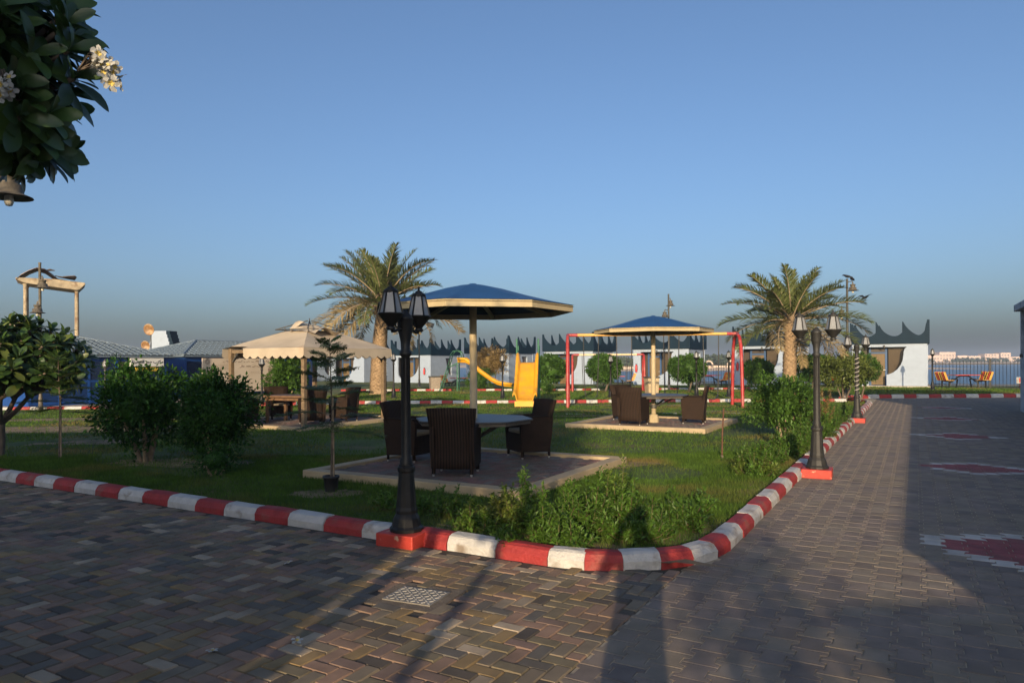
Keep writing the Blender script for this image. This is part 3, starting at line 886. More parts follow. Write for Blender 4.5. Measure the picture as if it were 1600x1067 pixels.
# ------------------------------------------------------------------ white chalets with wave cut fronts and crown parapets
def cladding():
    m = mat('white_cladding', (.285, .345, .435), .55, .05, 3, .0, 20, col2=(.25, .29, .35), c2=(.6, .8), s2=1.2)
    N, L = m.node_tree.nodes, m.node_tree.links
    w = N.new('ShaderNodeTexWave'); w.inputs['Scale'].default_value = 3.2; w.bands_direction = 'X'; w.wave_profile = 'SAW'
    co = N.new('ShaderNodeTexCoord'); L.new(co.outputs['Object'], w.inputs['Vector'])
    b = N.new('ShaderNodeBump'); b.inputs['Strength'].default_value = .25; b.inputs['Distance'].default_value = .01
    L.new(w.outputs['Fac'], b.inputs['Height']); L.new(b.outputs[0], N['Principled BSDF'].inputs['Normal'])
    return m
M_wall = cladding()
M_teal = mat('dark_teal_parapet', (.006, .019, .034), .6, .12, 4, .05, 20, spec=.12)
M_porch = mat('brown_porch_panel', (.055, .042, .032), .4, .15, 3)
M_blueframe = mat('blue_frame', (.030, .075, .17), .45, .1, 5)
M_doorglass = mat('amber_door_panel', (.14, .095, .045), .25, .12, 2, spec=.6)
M_slab = mat('house_slab', (.42, .37, .30), .85, .15, 3, .2, 30)
M_handle = mat('steel_handle', (.6, .6, .6), .3, .05, 5, metal=.8)
M_darkpane = mat('dark_curtained_pane', (.055, .035, .03), .2, .3, 8, spec=.6)
HW, HD, HH = 4.0, 4.2, 2.65
def front_outline():
    o = [(0, 0), (.9, 0), (.9, .62), (.72, .72), (.58, .92), (.55, 1.2), (.55, 2.42)]
    o += [(2.95, 2.42), (2.84, 2.32), (2.78, 2.15), (2.76, 1.9), (2.72, 1.62), (2.62, 1.34), (2.45, 1.08), (2.22, .88), (2.02, .78), (1.86, .74), (1.86, 0)]
    o += [(HW, 0), (HW, HH), (0, HH)]
    return o
def parapet_outline(L, ov=.12):
    x0, x1 = -ov, L + ov; n = 3; bw = (x1 - x0) / n; pts = [(x0, HH - .04), (x1, HH - .04), (x1, 4.0), (x1 - .13, 4.0)]
    top = []
    for i in range(n):
        a = x0 + i * bw
        top.append((a, 3.92)); top.append((a + .05, 3.92))
        for k in range(1, 13):
            t = k / 12
            z = 3.06 + .80 * max(0, 1 - t / .72) ** 2
            if i == n - 1: z += .85 * max(0, (t - .55) / .45) ** 2
            else: z += .22 * max(0, (t - .72) / .28) ** 2
            if i == n - 1 and a + .05 + (bw - .05) * t > x1 - .14: break
            top.append((a + .05 + (bw - .05) * t - (.001 if k == 12 else 0), z))
    return pts + top[::-1]
def house_proto():
    o = thing('beach_chalet', '', 'house', (0, 0, 0), PARK, 'white sea front chalets')
    MB().box((HW / 2, HD / 2 - .2, -.1), (HW + .3, HD + .7, .34)).build('floor_slab', M_slab, o)
    MB().ext(front_outline(), 0, .14).build('front_wall', M_wall, o)
    # side wall facing the road, with its curved window opening
    side = MB()
    sw = [(.14, 0), (HD - .14, 0), (HD - .14, HH), (.14, HH)]
    hole = [(2.1, 2.35), (2.22, 2.1), (2.3, 1.7), (2.42, 1.25), (2.7, .95), (3.05, .85), (3.05, 2.35)]
    def sx(pts, x): return [(x, y, z) for y, z in pts]
    # wall built as strips around the opening
    poly = [(.14, 0), (HD - .14, 0), (HD - .14, HH), (3.05, HH), (3.05, .85), (2.7, .95), (2.42, 1.25), (2.3, 1.7), (2.22, 2.1), (2.1, 2.35), (3.049, 2.35), (3.049, HH), (.14, HH)]
    n = len(poly)
    va = sx(poly, HW - .14) + sx(poly, HW - .002)
    side.add(va, [tuple(range(n))[::-1], tuple(range(n, 2 * n))] + [(i, (i + 1) % n, n + (i + 1) % n, n + i) for i in range(n)])
    side.build('side_wall', M_wall, o)
    MB().box((HW - .17, 2.6, 1.6), (.03, 1.2, 1.7)).build('side_window', M_darkpane, o)
    MB().box((.072, HD / 2, HH / 2), (.14, HD - .28, HH)).build('side_wall', M_wall, o)
    MB().box((HW / 2, HD - .07, HH / 2), (HW, .14, HH)).build('back_wall', M_wall, o)
    MB().box((HW / 2, HD / 2, HH - .05), (HW - .3, HD - .3, .08)).build('roof_slab', M_slab, o)
    # porch: back panel, door
    MB().box((1.75, .95, 1.25), (2.9, .06, 2.6)).build('porch_panel', M_porch, o)
    MB().box((.32, .53, 1.25), (.05, .78, 2.6)).build('porch_cheek', M_porch, o)
    MB().box((3.1, .53, 1.25), (.05, .78, 2.6)).build('porch_cheek', M_porch, o)
    d = MB()
    for x in (.95, 1.83): d.box((x, .60, 1.22), (.12, .08, 2.44))
    d.box((1.39, .60, 2.07), (.76, .079, .10)); d.box((1.39, .60, 2.39), (.76, .079, .08)); d.box((1.39, .60, .05), (.76, .079, .08))
    d = d.build('door', M_blueframe, o)
    MB().box((1.39, .61, 1.06), (.75, .04, 1.90)).build('door_glass', M_doorglass, d)
    MB().box((1.39, .61, 2.23), (.75, .04, .2)).build('transom', M_porch, d)
    MB().box((1.74, .54, 1.02), (.12, .03, .03)).build('handle', M_handle, d)
    mb = MB(); mb.box((2.5, .62, 1.5), (1.1, .03, 1.9)); mb.build('porch_glazing', mat('bronze_glazing', (.075, .055, .034), .18, .1, 2, spec=.6), o)
    q = MB().box((1.75, -.05, 2.50), (.09, .1, .07)); q.lathe([(.05, 2.36), (.06, 2.42), (.04, 2.48)], 10, (1.75, -.07, 0)); q.build('porch_light', M_irongrey, o)
    # crown parapet
    MB().ext(parapet_outline(HW), -.12, -.04).build('parapet', M_teal, o)
    MB().ext(parapet_outline(HW), HD + .04, HD + .12).build('parapet', M_teal, o)
    for x in (-.12, HW + .04):
        q = MB().ext(parapet_outline(HD, .036), 0, .08).build('parapet', M_teal, o)
        q.rotation_euler = (0, 0, PI / 2); q.location = (x + .08, 0, 0)
    MB().box((HW + .06, HD - .3, HH / 2), (.05, .05, HH)).build('drain_pipe', M_wall, o)
    return o
H = house_proto()
HB = 47.7
house_labels = ['white chalet with dark crown parapet, rightmost, beside the sea fence', 'white chalet with crown parapet behind the right hand palm trunk',
 'white chalet with crown parapet directly behind the farther shelter', 'white chalet with crown parapet behind the left leg of the red swing frame',
 'white chalet with crown parapet behind the yellow slides', 'white chalet with crown parapet just left of the green slide ladder',
 'white chalet with crown parapet right behind the tall date palm', 'white chalet with crown parapet seen through the gazebo posts',
 'chalet whose dark crown parapet shows above the left slope of the gazebo roof', 'chalet whose crown parapet peeks out above the right end of the blue office roof']
hz = [.1, .1, 0, -.06, -.14, -.2, -.22, -.24, -.25, -.25]
hb = [HB + .3, HB, HB - .1, HB - .3, HB - .5, HB - 1.2, HB - 1.4, HB - 1.4, HB - 1.3, HB - 1.3]
HOUSES = []
for i, lb in enumerate(house_labels):
    a = .65 - 7.05 * i
    loc = W(a - HW, hb[i], hz[i])
    if i == 0: H.location = loc; H['label'] = lb; HOUSES.append(H)
    else: HOUSES.append(copy_tree(H, lb, loc))
# fire extinguishers on the fronts
M_ext = mat('red_extinguisher', (.5, .03, .03), .35, .1, 6)
def extinguisher(label, i, x):
    p = HOUSES[i].matrix_basis @ Vector((x, -.075, 1.05)) if False else None
    base = W(.65 - 7.05 * i - HW + x, hb[i] - .085, hz[i] + 1.0)
    o = thing('fire_extinguisher', label, 'extinguisher', base, PARK)
    MB().lathe([(.0, 0), (.075, 0), (.08, .02), (.08, .42), (.05, .5), (.02, .52)], 12).build('cylinder', M_ext, o)
    q = MB().box((0, 0, .55), (.10, .03, .05)); q.tube([(.03, -.02, .53), (.10, -.03, .45), (.09, -.03, .15)], .012, 6); q.build('valve', M_iron, o)
extinguisher('red extinguisher on the chalet front behind the farther shelter', 2, .25)
extinguisher('red extinguisher on the chalet front behind the right hand palm', 1, .2)
extinguisher('red extinguisher on the chalet front left of the green ladder', 5, 3.4)

# ------------------------------------------------------------------ iron fence along the sea, one run between each pair of chalets
def fence(label, a0, a1, b, z, h=1.55):
    o = thing('iron_fence', label, 'fence', W(a0, b, z), PARK, 'black fences along the sea')
    L = a1 - a0
    for zz in (.18, h - .18): MB().box((L / 2, 0, zz), (L, .035, .045)).build('rail', M_iron, o)
    bar = MB().lathe([(.013, .02), (.013, h - .06), (.02, h - .05), (0, h + .02)], 6).mesh('picket', M_iron)
    n = int(L / .17)
    for k in range(n + 1):
        q = put('picket', bar, o); q.location = (L * k / n, 0.0, 0)
    post = MB().box((0, 0, (h + .1) / 2), (.09, .09, h + .1)).mesh('post', M_iron)
    for x in [0, L] if L < 5 else [0, L * .33, L * .67, L]:
        q = put('post', post, o); q.location = (x, .04, 0)
fence('black iron picket fence right of the rightmost chalet, before the sea', .9, 9.5, HB + .6, .1)
for i, lb in enumerate(['black iron picket fence between the rightmost chalet and the one behind the palm', 'black iron picket fence seen between the red swing legs and the third topiary',
                        'black iron picket fence left of the chalet behind the farther shelter', 'black iron picket fence between the chalets right of the yellow slide']):
    fence(lb, .65 - 7.05 * (i + 1) + .2, .65 - 7.05 * i - HW - .2, HB + 1.6, hz[i])

# ------------------------------------------------------------------ blue booking office with tiled roofs
M_offblue = mat('office_blue_wall', (.011, .058, .235), .45, .12, 2, .05, 20)
M_offpanel = mat('office_blue_panel', (.008, .030, .11), .35, .12, 2)
def tile_mat(): return mat('grey_blue_roof_tile', (.125, .165, .205), .6, .18, 5, .1, 30)
def tile_mesh():
    vs = []
    for y, h, r in ((0, .052, .125), (1.06, .022, .11)):
        for q in range(5):
            an = PI * q / 4; vs.append((r * math.cos(an), y, h + r * .62 * math.sin(an) - .02))
    return MB().add(vs, [(q, q + 1, q + 6, q + 5) for q in range(4)] + [(4, 3, 2, 1, 0)]).mesh('roof_tile', tile_mat())
TILE = tile_mesh()
def office(label, a0, a1, b0, b1, ze, zp, panels):
    o = thing('blue_office', label, 'building', W(a0, b0, 0), PARK)
    la, lb = a1 - a0, b1 - b0
    MB().box((la / 2, lb / 2, ze / 2), (la, lb, ze)).build('wall', M_offblue, o)
    n = panels
    for k in range(n + 1):
        y = lb * k / n
        MB().box((la + .02, min(max(y, .05), lb - .05), ze / 2), (.05, .10, ze - .02)).build('mullion', M_offblue, o)
    for k in range(n):
        w = lb / n - .12
        y = lb * (k + .5) / n
        MB().box((la + .008, y, .55), (.02, w, .8)).build('panel', M_offpanel, o)
        MB().box((la + .006, y, 1.45), (.02, w, .8)).build('pane', mat('office_dark_glass', (.010, .022, .06), .12, .2, 3, spec=.7) if k != n - 2 else M_darkpane, o)
    for z in (.12, 1.0, 1.92): MB().box((la + .016, lb / 2, z), (.045, lb - .1, .08)).build('rail', M_offblue, o)
    # hipped roof out of tile rolls
    ov = .28
    x0, x1, y0, y1 = -ov, la + ov, -ov, lb + ov
    cx = la / 2; rl = max(0, (lb - la) / 2)
    r0, r1 = (cx, lb / 2 - rl - .001, zp), (cx, lb / 2 + rl + .001, zp)
    MB().add([(x0, y0, ze), (x1, y0, ze), (x1, y1, ze), (x0, y1, ze), r0, r1, (x0, y0, ze - .06), (x1, y0, ze - .06), (x1, y1, ze - .06), (x0, y1, ze - .06)],
             [(0, 1, 4), (1, 2, 5, 4), (2, 3, 5), (3, 0, 4, 5), (0, 6, 7, 1), (1, 7, 8, 2), (2, 8, 9, 3), (3, 9, 6, 0), (9, 8, 7, 6)]).build('roof', tile_mat(), o)
    def slope(e0, e1, t0, t1, nm):
        # rolls up the slope between eave e0-e1 and top t0-t1, broken into courses of tiles
        e0, e1, t0, t1 = map(Vector, (e0, e1, t0, t1))
        ev = (e1 - e0); L = ev.length; ev.normalize()
        nt = int(L / .30); mb = MB()
        top = (t1 - t0); nrm = None
        mid_t = (t0 + t1) / 2; up = (mid_t - (e0 + e1) / 2); up = (up - ev * up.dot(ev)); S = up.length; up.normalize()
        nrm = ev.cross(up); nrm = nrm if nrm.z > 0 else -nrm
        a_t0 = (t0 - e0).dot(ev); a_t1 = (t1 - e0).dot(ev)
        for k in range(nt):
            s = (k + .5) * L / nt
            # how far up the slope this roll runs
            if s < a_t0: f = s / a_t0
            elif s > a_t1: f = (L - s) / max(1e-6, L - a_t1)
            else: f = 1.0
            length = S * f
            nc = max(1, int(length / .33)); c = length / nc
            for j in range(nc):
                q = put('roof_tile', TILE, o)
                B = Matrix((ev, up * c, nrm)).transposed().to_4x4()
                q.matrix_local = Matrix.Translation(e0 + ev * s + up * (j * c)) @ B
    slope((x1, y0, ze), (x1, y1, ze), r0, r1, 'roof_tiles')
    slope((x0, y0, ze), (x1, y0, ze), r0, r0, 'roof_tiles')
    slope((x1, y1, ze), (x0, y1, ze), r1, r1, 'roof_tiles')
    hp = MB()
    for e, t in (((x1, y0, ze), r0), ((x1, y1, ze), r1), ((x0, y0, ze), r0), ((x0, y1, ze), r1)):
        hp.tube([Vector(e) + Vector((0, 0, .03)), Vector(t) + Vector((0, 0, .05))], .07, 6)
    hp.tube([Vector(r0) + Vector((0, 0, .05)), Vector(r1) + Vector((0, 0, .05))], .07, 6)
    hp.build('ridge_caps', tile_mat(), o)
    return o
office('blue glazed booking office with grey tiled hip roof, behind the left bushes', -36.2, -31.0, 14.6, 20.6, 2.10, 2.95, 5)
office('blue office with grey tiled roof behind the beige billboard', -36.2, -31.6, 22.0, 30.6, 2.15, 2.95, 6)
M_signwhite = mat('white_sign_board', (.62, .62, .60), .5, .05, 3)
M_ink = mat('dark_sign_ink', (.02, .02, .03), .6, .05, 3)
def text(body, size, m, parent, M4, name='lettering'):
    cu = bpy.data.curves.new(name, 'FONT'); cu.body = body; cu.size = size; cu.align_x = 'CENTER'; cu.align_y = 'CENTER'; cu.extrude = .003; cu.offset = .004
    tmp = bpy.data.objects.new('tmp_text', cu); COL.objects.link(tmp)
    bpy.context.view_layer.update()
    dg = bpy.context.evaluated_depsgraph_get()
    me = bpy.data.meshes.new_from_object(tmp.evaluated_get(dg))
    bpy.data.objects.remove(tmp)
    me.materials.clear(); me.materials.append(m)
    o = put(name, me, parent); o.matrix_local = M4
    return o
# sign above the office door: faces +a
sg = thing('office_sign', 'white sign board with black Arabic lettering above the blue office', 'sign', W(-30.78, 19.55, 1.84), PARK + PI / 2)
MB().box((0, .06, 0), (1.62, .12, .44)).build('board', M_signwhite, sg, bevel=.01)
MB().box((0, .07, -.34), (1.05, .1, .18)).build('yellow_board', mat('yellow_sign_board', (.55, .38, .04), .5, .1, 3), sg)
stuff(text(''.join(reversed('\ufee3\ufedc\ufe98\ufe90 \ufea3\ufea0\ufeb0 \ufe8d\ufedf\ufeb4\ufed4\ufef4\ufee8\ufe94')), .20, M_ink, sg, Matrix.Translation((0, -.006, 0)) @ Matrix.Rotation(PI / 2, 4, 'X')))
# beige billboard
bb = thing('billboard', 'large beige billboard with Arabic writing behind the gazebo', 'billboard', W(-30.3, 24.45, 0), PARK + PI / 2)
M_bbpaper = mat('beige_billboard_paper', (.50, .42, .33), .7, .05, 1.5, col2=(.44, .36, .27), s2=.8)
MB().box((0, .03, 1.14), (4.75, .05, 1.74)).build('panel', M_bbpaper, bb)
for x in (-2.2, 0, 2.2): MB().box((x, .09, .62), (.07, .06, 1.24)).build('post', M_irongrey, bb)
M_bbink = mat('brown_billboard_ink', (.20, .15, .11), .7, .1, 3)
def script_line(x0, x1, z, h, seed):
    """an illegible handwritten line: short joined strokes"""
    r = random.Random(seed); mb = MB(); x = x0
    while x < x1:
        n = r.randint(3, 7); pts = []
        for k in range(n):
            pts.append((x, 0, z + (r.uniform(-.5, .9) if k % 2 else r.uniform(-.3, .1)) * h)); x += h * r.uniform(.35, .7)
        mb.tube([(p[0], -.001, p[2]) for p in pts], h * .13, 4)
        x += h * .6
    return mb
q = MB()
for (x0, x1, z, h) in ((-1.2, 1.5, 1.84, .09), (-.2, 1.1, 1.58, .10), (-1.6, -.75, 1.68, .035), (-1.6, -.8, 1.60, .035), (-1.6, -.8, 1.52, .035), (-1.5, -.8, 1.45, .035), (.5, 1.2, 1.30, .03), (.5, 1.1, 1.22, .03)):
    s = script_line(x0, x1, z, h, z); q.add(s.v, s.f)
q.build('printed_lines', M_bbink, bb)
q = MB()
for (x, z, r) in ((-2.1, 1.84, .12), (2.15, 1.82, .12)):
    q.tube([(x + r * math.cos(t), -.001, z + r * math.sin(t)) for t in [2 * PI * k / 20 for k in range(21)]], .012, 4)
    q.tube([(x + r * .6 * math.cos(t), -.001, z + r * .6 * math.sin(t)) for t in [2 * PI * k / 14 for k in range(15)]], .01, 4)
q.build('printed_seals', M_bbink, bb)
q = MB().prism([(-1.86, 1.36), (-1.6, 1.36), (-1.64, 1.44), (-1.68, 1.5), (-1.66, 1.58), (-1.73, 1.62), (-1.8, 1.58), (-1.78, 1.5), (-1.82, 1.44)], .0, .004)
q = q.build('printed_emblem', mat('red_emblem_ink', (.33, .10, .05), .6), bb); q.rotation_euler = (PI / 2, 0, 0); q.location = (0, .003, 0)
q = MB()
for out in ([(1.25, .32), (1.34, .75), (1.5, 1.1), (1.72, 1.18), (1.9, 1.05), (2.1, 1.1), (2.2, .95), (2.1, .7), (1.8, .62), (1.6, .55), (1.5, .8), (1.38, .35)], [(1.66, 1.2), (1.62, 1.45), (1.75, 1.55), (1.9, 1.5), (1.95, 1.35), (1.85, 1.2)], [(1.75, .6), (1.75, .3), (1.95, .3), (2.0, .65)]):
    q.prism(out, 0, .004)
q = q.build('printed_picture', mat('sepia_print', (.27, .20, .15), .7, .4, 5), bb); q.rotation_euler = (PI / 2, 0, 0); q.location = (0, .003, 0)
# stepped tower and two copper coloured dishes beyond the office
t = thing('stepped_tower', 'pale blue tapering tower with stepped dark edge above the office roofs', 'tower', (-33, 66, 0), -.1)
out = [(-1.6, 0), (1.6, 0), (1.3, 2.6)]
st = []
for k in range(7): st += [(1.35 - .1 * k, 2.6 + .33 * k), (1.35 - .1 * k, 2.6 + .33 * (k + 1))]
body = [(-1.9, 0), (1.35, 0)] + st + [(-.55, 4.91)] + [(-.55 - .1 * k, 4.91 - .33 * k - (.33 if k % 1 else 0)) for k in range(1, 8)] + [(-1.5, 2.4)]
MB().ext(body, -.7, .7).build('body', M_wall, t)
q = MB()
for k in range(7): q.box((1.35 - .1 * k + .12, 0, 2.6 + .33 * (k + .5)), (.34, 1.2, .33))
q.build('steps', M_teal, t)
M_copper = mat('copper_coloured_dish', (.24, .13, .055), .5, .3, 3, .2, 6, col2=(.40, .28, .16), c2=(.5, .65), s2=2)
for lb, x, y, z, r in (('upper copper coloured round dish left of the stepped tower', -31.6, 61, 4.85, .50), ('lower copper coloured round dish left of the stepped tower', -31.9, 61, 3.45, .42)):
    o = thing('round_dish', lb, 'dish', (x, y, 0), -.15)
    d = MB().lathe([(0, .0), (r * .5, .05), (r * .8, .12), (r, .2), (r, .23), (r * .8, .15), (r * .5, .08), (0, .03)], 20, smooth=True).build('dish', M_copper, o)
    d.location = (0, 0, z); d.rotation_euler = (PI / 2 + .2, 0, 0)
    MB().tube([(0, .06, 0), (0, .06, z)], .05, 6).build('pole', M_irongrey, o)
# tall ruined canopy at the far left
M_oldcream = mat('rust_stained_cream', (.34, .28, .19), .8, .25, 3, .3, 20, col2=(.17, .10, .06), c2=(.52, .68), s2=2.5)
o = thing('ruined_canopy', 'tall ruined canopy with broken curved roof on cream columns, far left', 'canopy', (-24.75, 38.0, 1.12), .57, scale=.9)
for x in (-1.55, 1.0):
    for y in (-.75, .75):
        MB().lathe([(.14, -1.3), (.12, .3), (.105, 5.3), (.15, 5.42)], 10, (x, y, 0)).build('column', M_oldcream, o)
q = MB()
q.ext([(-2.0, 5.62), (-1.5, 5.42), (1.0, 5.15), (1.15, 5.2), (1.45, 5.55), (1.4, 5.62), (-.2, 5.75), (-2.0, 5.74)], -1.1, 1.1)
q.build('cornice', M_oldcream, o, bevel=.03)
vs = []; fs = []; rr = random.Random(9)
prof = [(-2.0, 5.75), (-1.75, 6.02), (-1.4, 6.3), (-1.0, 6.5), (-.6, 6.42), (-.25, 6.15), (.05, 5.9), (.4, 5.8), (.75, 5.74)]
for (x, z) in prof:
    for y in (-1.15, -.6, 0, .6, 1.15): vs.append((x, y, z - .18 * abs(y) ** 1.5 * .6 + rr.uniform(-.03, .03)))
for i in range(len(prof) - 1):
    for j in range(4): fs.append((i * 5 + j, (i + 1) * 5 + j, (i + 1) * 5 + j + 1, i * 5 + j + 1))
MB().add(vs, fs, 0, True).build('broken_roof', mat('weathered_roof_shell', (.45, .33, .24), .8, .3, 2, .4, 10, col2=(.22, .10, .07), c2=(.5, .62), s2=1.6), o)
q = MB()
q.add([(-.1, -.9, 5.98), (.5, -.8, 5.92), (1.0, -.5, 5.98), (.9, .2, 5.9), (.2, .3, 6.02)], [(0, 1, 2, 3, 4)]); q.add([(-.7, -.3, 6.3), (-.35, -.4, 6.42), (-.1, -.3, 6.36), (-.35, -.2, 6.38)], [(0, 1, 2, 3)])
q.add([(.3, -1.0, 5.95), (.9, -1.1, 6.02), (1.0, -.9, 5.96), (.4, -.8, 5.93)], [(0, 1, 2, 3)])
for k, f in enumerate(list(q.f)): pass
q.build('loose_scraps', mat('dark_torn_sheet', (.10, .075, .06), .8, .3, 3), o).modifiers.new('thick', 'SOLIDIFY').thickness = .04
# ------------------------------------------------------------------ playground
M_slide = mat('yellow_slide_plastic', (.68, .33, .014), .45, .10, 3, spec=.4, col2=(.50, .27, .05), c2=(.5, .75), s2=2.5)
M_green = mat('green_play_frame', (.03, .13, .075), .45, .15, 6)
M_swred = mat('red_swing_paint', (.33, .03, .03), .45, .15, 5, col2=(.33, .08, .07), s2=4)
M_sworange = mat('orange_swing_beam', (.62, .33, .08), .5, .12, 5)
M_chain = mat('dark_chain', (.03, .03, .03), .5)
def chute(profile, w, side, m=M_slide):
    """profile: list of (y,z) from top to bottom; sits along -y; U-shaped trough with rolled edges"""
    cs = [(-w / 2 - .05, side - .06), (-w / 2 - .055, side), (-w / 2 - .02, side + .02), (-w / 2 + .02, side - .02), (-w / 2 + .06, .03), (-w / 2 + .12, 0), (w / 2 - .12, 0), (w / 2 - .06, .03), (w / 2 - .02, side - .02), (w / 2 + .02, side + .02), (w / 2 + .055, side), (w / 2 + .05, side - .06)]
    vs = []; fs = []; n = len(cs)
    for i, (y, z, k) in enumerate(profile):
        for x, h in cs: vs.append((x, y, z + h * (k if h > .03 else 1)))
    for i in range(len(profile) - 1):
        for j in range(n - 1): fs.append((i * n + j, i * n + j + 1, (i + 1) * n + j + 1, (i + 1) * n + j))
    return MB().add(vs, fs, 0, True)
o = thing('slide', 'wide yellow slide facing the camera with green posts behind it', 'slide', (.45, 24.9, .06), R(-4))
pr = [(2.5, 1.62, 1.5), (2.2, 1.60, 1.5), (1.95, 1.48, 1.35), (1.5, 1.12, 1), (1.0, .74, 1), (.6, .45, 1), (.35, .32, 1.2), (.1, .26, 1.2), (-.1, .25, .9)]
q = chute(pr, .72, .24).build('chute', M_slide, o); sm = q.modifiers.new('thick', 'SOLIDIFY'); sm.thickness = .025
MB().add([(-.36, -.1, .25), (.36, -.1, .25), (.36, -.1, .06), (-.36, -.1, .06), (-.36, .02, .06), (.36, .02, .06), (.36, .02, .25), (-.36, .02, .25)], [(0, 1, 2, 3), (3, 2, 5, 4), (7, 6, 1, 0)]).build('end_lip', M_slide, o)
for s in (-1, 1):
    MB().tube([(s * .16, .1, 0), (s * .16, .1, .25)], .022, 6).build('foot', M_sworange, o)
    MB().tube([(s * .42, 2.3, 0), (s * .42, 2.3, 2.55)], .035, 8).build('post', M_green, o)
    MB().tube([(s * .42, 3.2, 0), (s * .42, 3.2, 2.3)], .035, 8).build('post', M_green, o)
    MB().tube([(s * .42, 2.3, 2.1), (s * .42, 3.2, 2.1)], .025, 8).build('guard_rail', M_green, o)
MB().box((0, 2.75, 1.56), (.86, .95, .05)).build('platform', M_green, o)
lad = MB()
for s in (-1, 1): lad.tube([(s * .3, 4.1, 0), (s * .3, 3.25, 1.6)], .025, 6)
for k in range(6): lad.tube([(-.3, 4.1 - .85 * (k + .5) / 6, 1.6 * (k + .5) / 6), (.3, 4.1 - .85 * (k + .5) / 6, 1.6 * (k + .5) / 6)], .02, 6)
lad.build('ladder', M_green, o)
# second slide, seen from its side
o = thing('slide', 'narrow yellow slide seen from its side with arched green ladder', 'slide', (-3.1, 40.2, .10), R(-8))
sub = bpy.data.objects.new('slide_body', None); COL.objects.link(sub); sub.parent = o; sub.rotation_euler = (0, 0, PI / 2)
pr = [(0, 1.62, 1.3), (-.45, 1.60, 1.3), (-.75, 1.46, 1), (-1.3, .98, 1), (-1.9, .55, 1), (-2.3, .34, 1), (-2.7, .25, 1), (-3.1, .22, .9)]
q = chute(pr, .5, .2).build('chute', M_slide, sub); sm = q.modifiers.new('thick', 'SOLIDIFY'); sm.thickness = .025
for y in (-2.6,):
    for s in (-1, 1): MB().tube([(s * .16, y, 0), (s * .16, y, .24)], .025, 6).build('foot', M_green, sub)
for s in (-1, 1):
    y = s * .28
    MB().tube([(-1.05, y, 0), (-.75, y, .85), (-.48, y, 1.65), (-.40, y, 2.05), (-.25, y, 2.27), (0, y, 2.33), (.2, y, 2.2), (.26, y, 1.98), (.18, y, 1.75)], .03, 8).build('handrail', M_green, o)
    MB().tube([(0, y, 0), (0, y, 1.6)], .035, 8).build('post', M_green, o)
    MB().tube([(-.55, y * .8, 1.35), (0, y * .8, 1.62)], .02, 6).build('brace', M_green, o)
for k in range(6):
    t = (k + .7) / 6.2
    MB().tube([(-1.05 + .56 * t, -.28, 1.6 * t), (-1.05 + .56 * t, .28, 1.6 * t)], .022, 6).build('rung', M_green, o)

def swing_set(label, x0, y0, x1, y1, h, spread, mleg, mbeam, r, name='swing_set'):
    L = math.hypot(x1 - x0, y1 - y0); rz = math.atan2(y1 - y0, x1 - x0)
    o = thing(name, label, 'swing set', (x0, y0, .06), rz, 'swing frames of the playground')
    for x in (0, L):
        pts = [(x, -spread / 2, 0), (x, -spread / 2 * .86, h * .55), (x, -spread / 2 * .72, h * .82), (x, -spread * .22, h * .95), (x, 0, h), (x, spread * .22, h * .95), (x, spread / 2 * .72, h * .82), (x, spread / 2 * .86, h * .55), (x, spread / 2, 0)]
        MB().tube(pts, r, 10).build('end_arch', mleg, o)
    MB().tube([(.35, 0, h), (L - .35, 0, h)], r * .92, 10).build('beam', mbeam, o)
    for xa, xb in ((.0, .36), (L - .36, L)): MB().tube([(xa, 0, h), (xb, 0, h)], r * .97, 10).build('beam_sleeve', mleg, o)
    return o, L
SW, SL = swing_set('large red swing frame with orange top beam behind the farther shelter', 2.06, 25.7, 8.1, 25.1, 2.62, 1.7, M_swred, M_sworange, .06)
def swing(label, frame_xy, rz, t, h, ang, w=.55, seat_z=.42, z0=.06):
    o = thing('swing', label, 'swing', (frame_xy[0] + t * math.cos(rz), frame_xy[1] + t * math.sin(rz), z0), rz, 'hanging swings')
    hang = h - seat_z; dy = math.sin(ang) * hang; dz = h - math.cos(ang) * hang
    for s in (-1, 1): MB().tube([(s * w / 2, 0, h), (s * w / 2 * .95, dy * .5, h - (h - dz) * .5), (s * w / 2 * .8, dy, dz)], .019, 6).build('chain', M_chain, o)
    pts = [(-w / 2 * .8, dy, dz)] + [(w / 2 * .8 * math.cos(a), dy, dz - .16 * math.sin(a)) for a in [PI * (1 - k / 8) for k in range(1, 8)]] + [(w / 2 * .8, dy, dz)]
    sb = MB()
    for i in range(len(pts) - 1):
        p, q = Vector(pts[i]), Vector(pts[i + 1]); d = Vector((0, .09, 0))
        sb.add([p - d, q - d, q + d, p + d], [(0, 1, 2, 3)], 0, True)
    ob = sb.build('belt_seat', M_chain, o); ob.modifiers.new('thick', 'SOLIDIFY').thickness = .015
rzS = math.atan2(-.6, 6.04)
for lb, tt, an in (('black belt swing nearest the left arch of the red frame', .85, .06), ('second black belt swing from the left under the red frame', 2.05, -.05), ('third black belt swing from the left under the red frame', 3.75, .08), ('black belt swing nearest the right arch of the red frame', 5.15, -.03)):
    swing(lb, (2.06, 25.7), rzS, tt, 2.58, an)
SW2, L2 = swing_set('smaller swing frame with pale top beam and red legs, behind the large one', 3.35, 38.6, 7.2, 38.2, 2.05, 1.3, M_swred, mat('pale_swing_beam', (.62, .47, .28), .5, .1, 5), .06)
rz2 = math.atan2(-.4, 3.85)
swing('black swing at the left of the small pale swing frame', (3.35, 38.6), rz2, .8, 2.02, .05, z0=.1)
swing('black swing at the right of the small pale swing frame', (3.35, 38.6), rz2, 2.7, 2.02, -.1, z0=.1)

